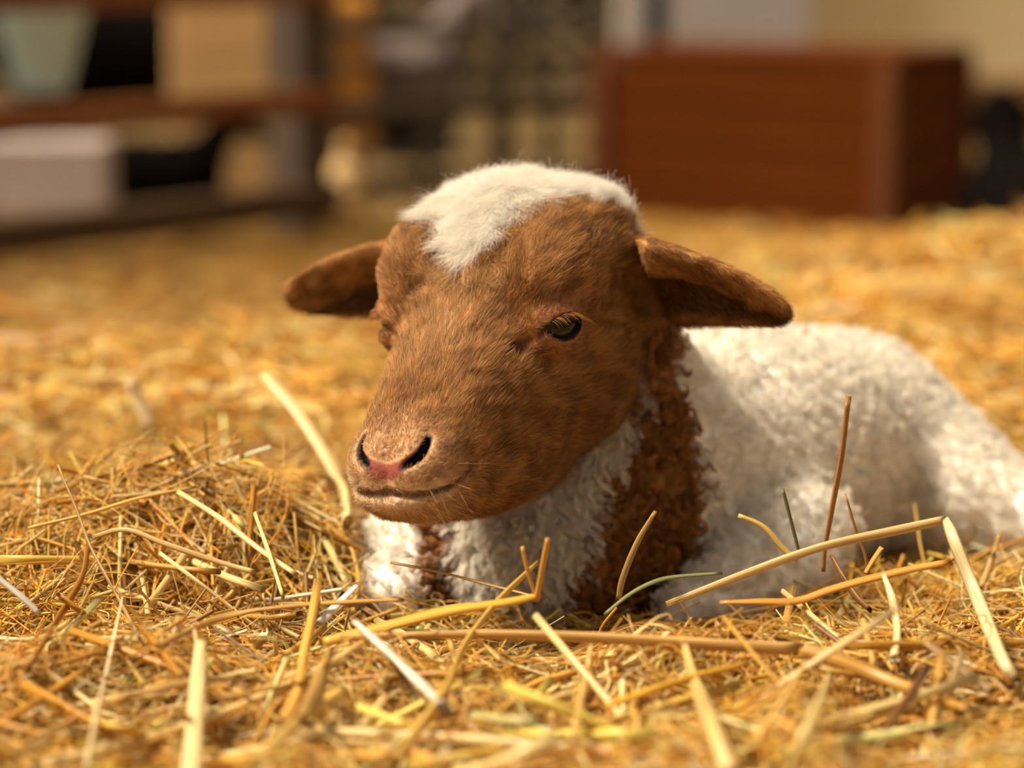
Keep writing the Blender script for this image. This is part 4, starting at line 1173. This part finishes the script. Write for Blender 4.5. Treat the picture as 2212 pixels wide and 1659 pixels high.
hero('straw leaning down to the right of the breast at the front', [(1478, 1392), (1500, 1470), (1535, 1560), (1580, 1680)], (14, 22, 30, 38), S3(234, 190, 110), (0.90, 0.83))
hero('brown-yellow thick straw end in the bottom corner', [(-60, 1600), (40, 1640), (140, 1690)], (32, 34, 34), S3(214, 154, 60), 0.84)
hero('thin upright straw below the breast', [(1278, 1392), (1264, 1470), (1238, 1602)], (9, 13, 14), S3(234, 182, 94), (0.90, 0.87))
hero('broad golden straw lying below the breast', [(690, 1388), (800, 1362), (960, 1322), (1090, 1302), (1165, 1286)], (18, 25, 25, 20, 12), S3(238, 178, 62), (0.93, 0.945))
hero('dull ochre straw standing blurred before the cream one', [(716, 1400), (692, 1470), (652, 1560)], (26, 30, 30), S3(206, 152, 70), (0.875, 0.86))
hero('thin straw stem before the dark fold of the thigh', [(2160, 1152), (2140, 1215), (2118, 1270)], (10, 12, 10), S3(206, 158, 92), 1.06)
hero('small orange straw tip beside the frayed straw', [(1905, 1182), (1885, 1212), (1868, 1240)], (14, 13, 10), S3(226, 158, 68), 1.0)
hero('twisted dark brown straw under the tall upright one', [(1795, 1200), (1820, 1245), (1850, 1290), (1880, 1318)], (9, 15, 17, 14), S3(140, 86, 34), (0.995, 0.97))
hero('pale split straw standing under the frayed straw', [(1908, 1240), (1926, 1290), (1938, 1360), (1930, 1420)], (8, 15, 16, 16), S3(244, 214, 150), (0.96, 0.935))
hero('thin dark stem sticking up behind the heap', [(443, 905), (445, 950), (450, 1010), (447, 1045)], (6, 7, 8, 8), S3(128, 92, 46), 1.09)

VARS = []
for i in range(28):
    Lh = rng.uniform(0.035, 0.075); k = 7; t = np.linspace(-1, 1, k)
    q = np.zeros((1, k, 3)); q[0, :, 0] = t * Lh
    q[0, :, 1] = rng.normal(0, 0.07) * Lh * t ** 2 + (rng.normal(0, 0.22) * Lh * np.maximum(t - rng.uniform(-0.5, 0.5), 0) if i % 3 == 0 else 0)
    q[0, :, 2] = rng.normal(0, 0.05) * Lh * t ** 2
    rr = rng.uniform(0.0009, 0.0019) * np.linspace(1, 0.85, k)
    me = straw_mesh('straw_stalk', q, rr[None], palette(1, (0.36, 0.27, 0.20, 0.07, 0.03, 0.0, 0.07)), sides=8, flat=0.7)
    VARS.append((me, Lh))
made = 0
tries = 0
while made < 235 and tries < 6000:
    tries += 1
    y = 0.78 + 0.50 * rng.random() ** 1.3; x = rng.uniform(-1, 1) * (y * 0.1944 * 1.02)
    me, Lh = VARS[rng.integers(len(VARS))]
    yaw = rng.uniform(0, math.pi); tilt = rng.normal(0, 0.10) if rng.random() < 0.86 else rng.normal(0, 0.45)
    dv = np.array([math.cos(yaw) * math.cos(tilt), math.sin(yaw) * math.cos(tilt), math.sin(tilt)])
    z = float(terrain(x, y)) + rng.uniform(-0.007, 0.005)
    line = np.array([x, y, z])[None] + dv[None] * np.linspace(-Lh, Lh, 7)[:, None]
    if not keep_off_lamb(line[None], 0.004)[0]: continue
    hgt = (line[:, 2] - terrain(line[:, 0], line[:, 1])).max()
    if hgt > 0.026: continue
    if line[:, 0].max() > -0.06 and line[:, 0].min() < 0.09 and 0.90 < y < 1.08 and hgt > 0.008: continue      # breast stays in view
    o = link('straw_stalk', me, None, label='loose golden straw stalk among many in the bedding around the lamb', cat='straw stalk', group='loose straw stalks in the bedding')
    o.rotation_euler = (rng.uniform(0, 6.28), -tilt, yaw); o.rotation_mode = 'XYZ'
    o.scale = [1.0 + 0.25 * max(0.0, (0.96 - y) / 0.18)] * 3
    o.location = (x, y, z)
    made += 1
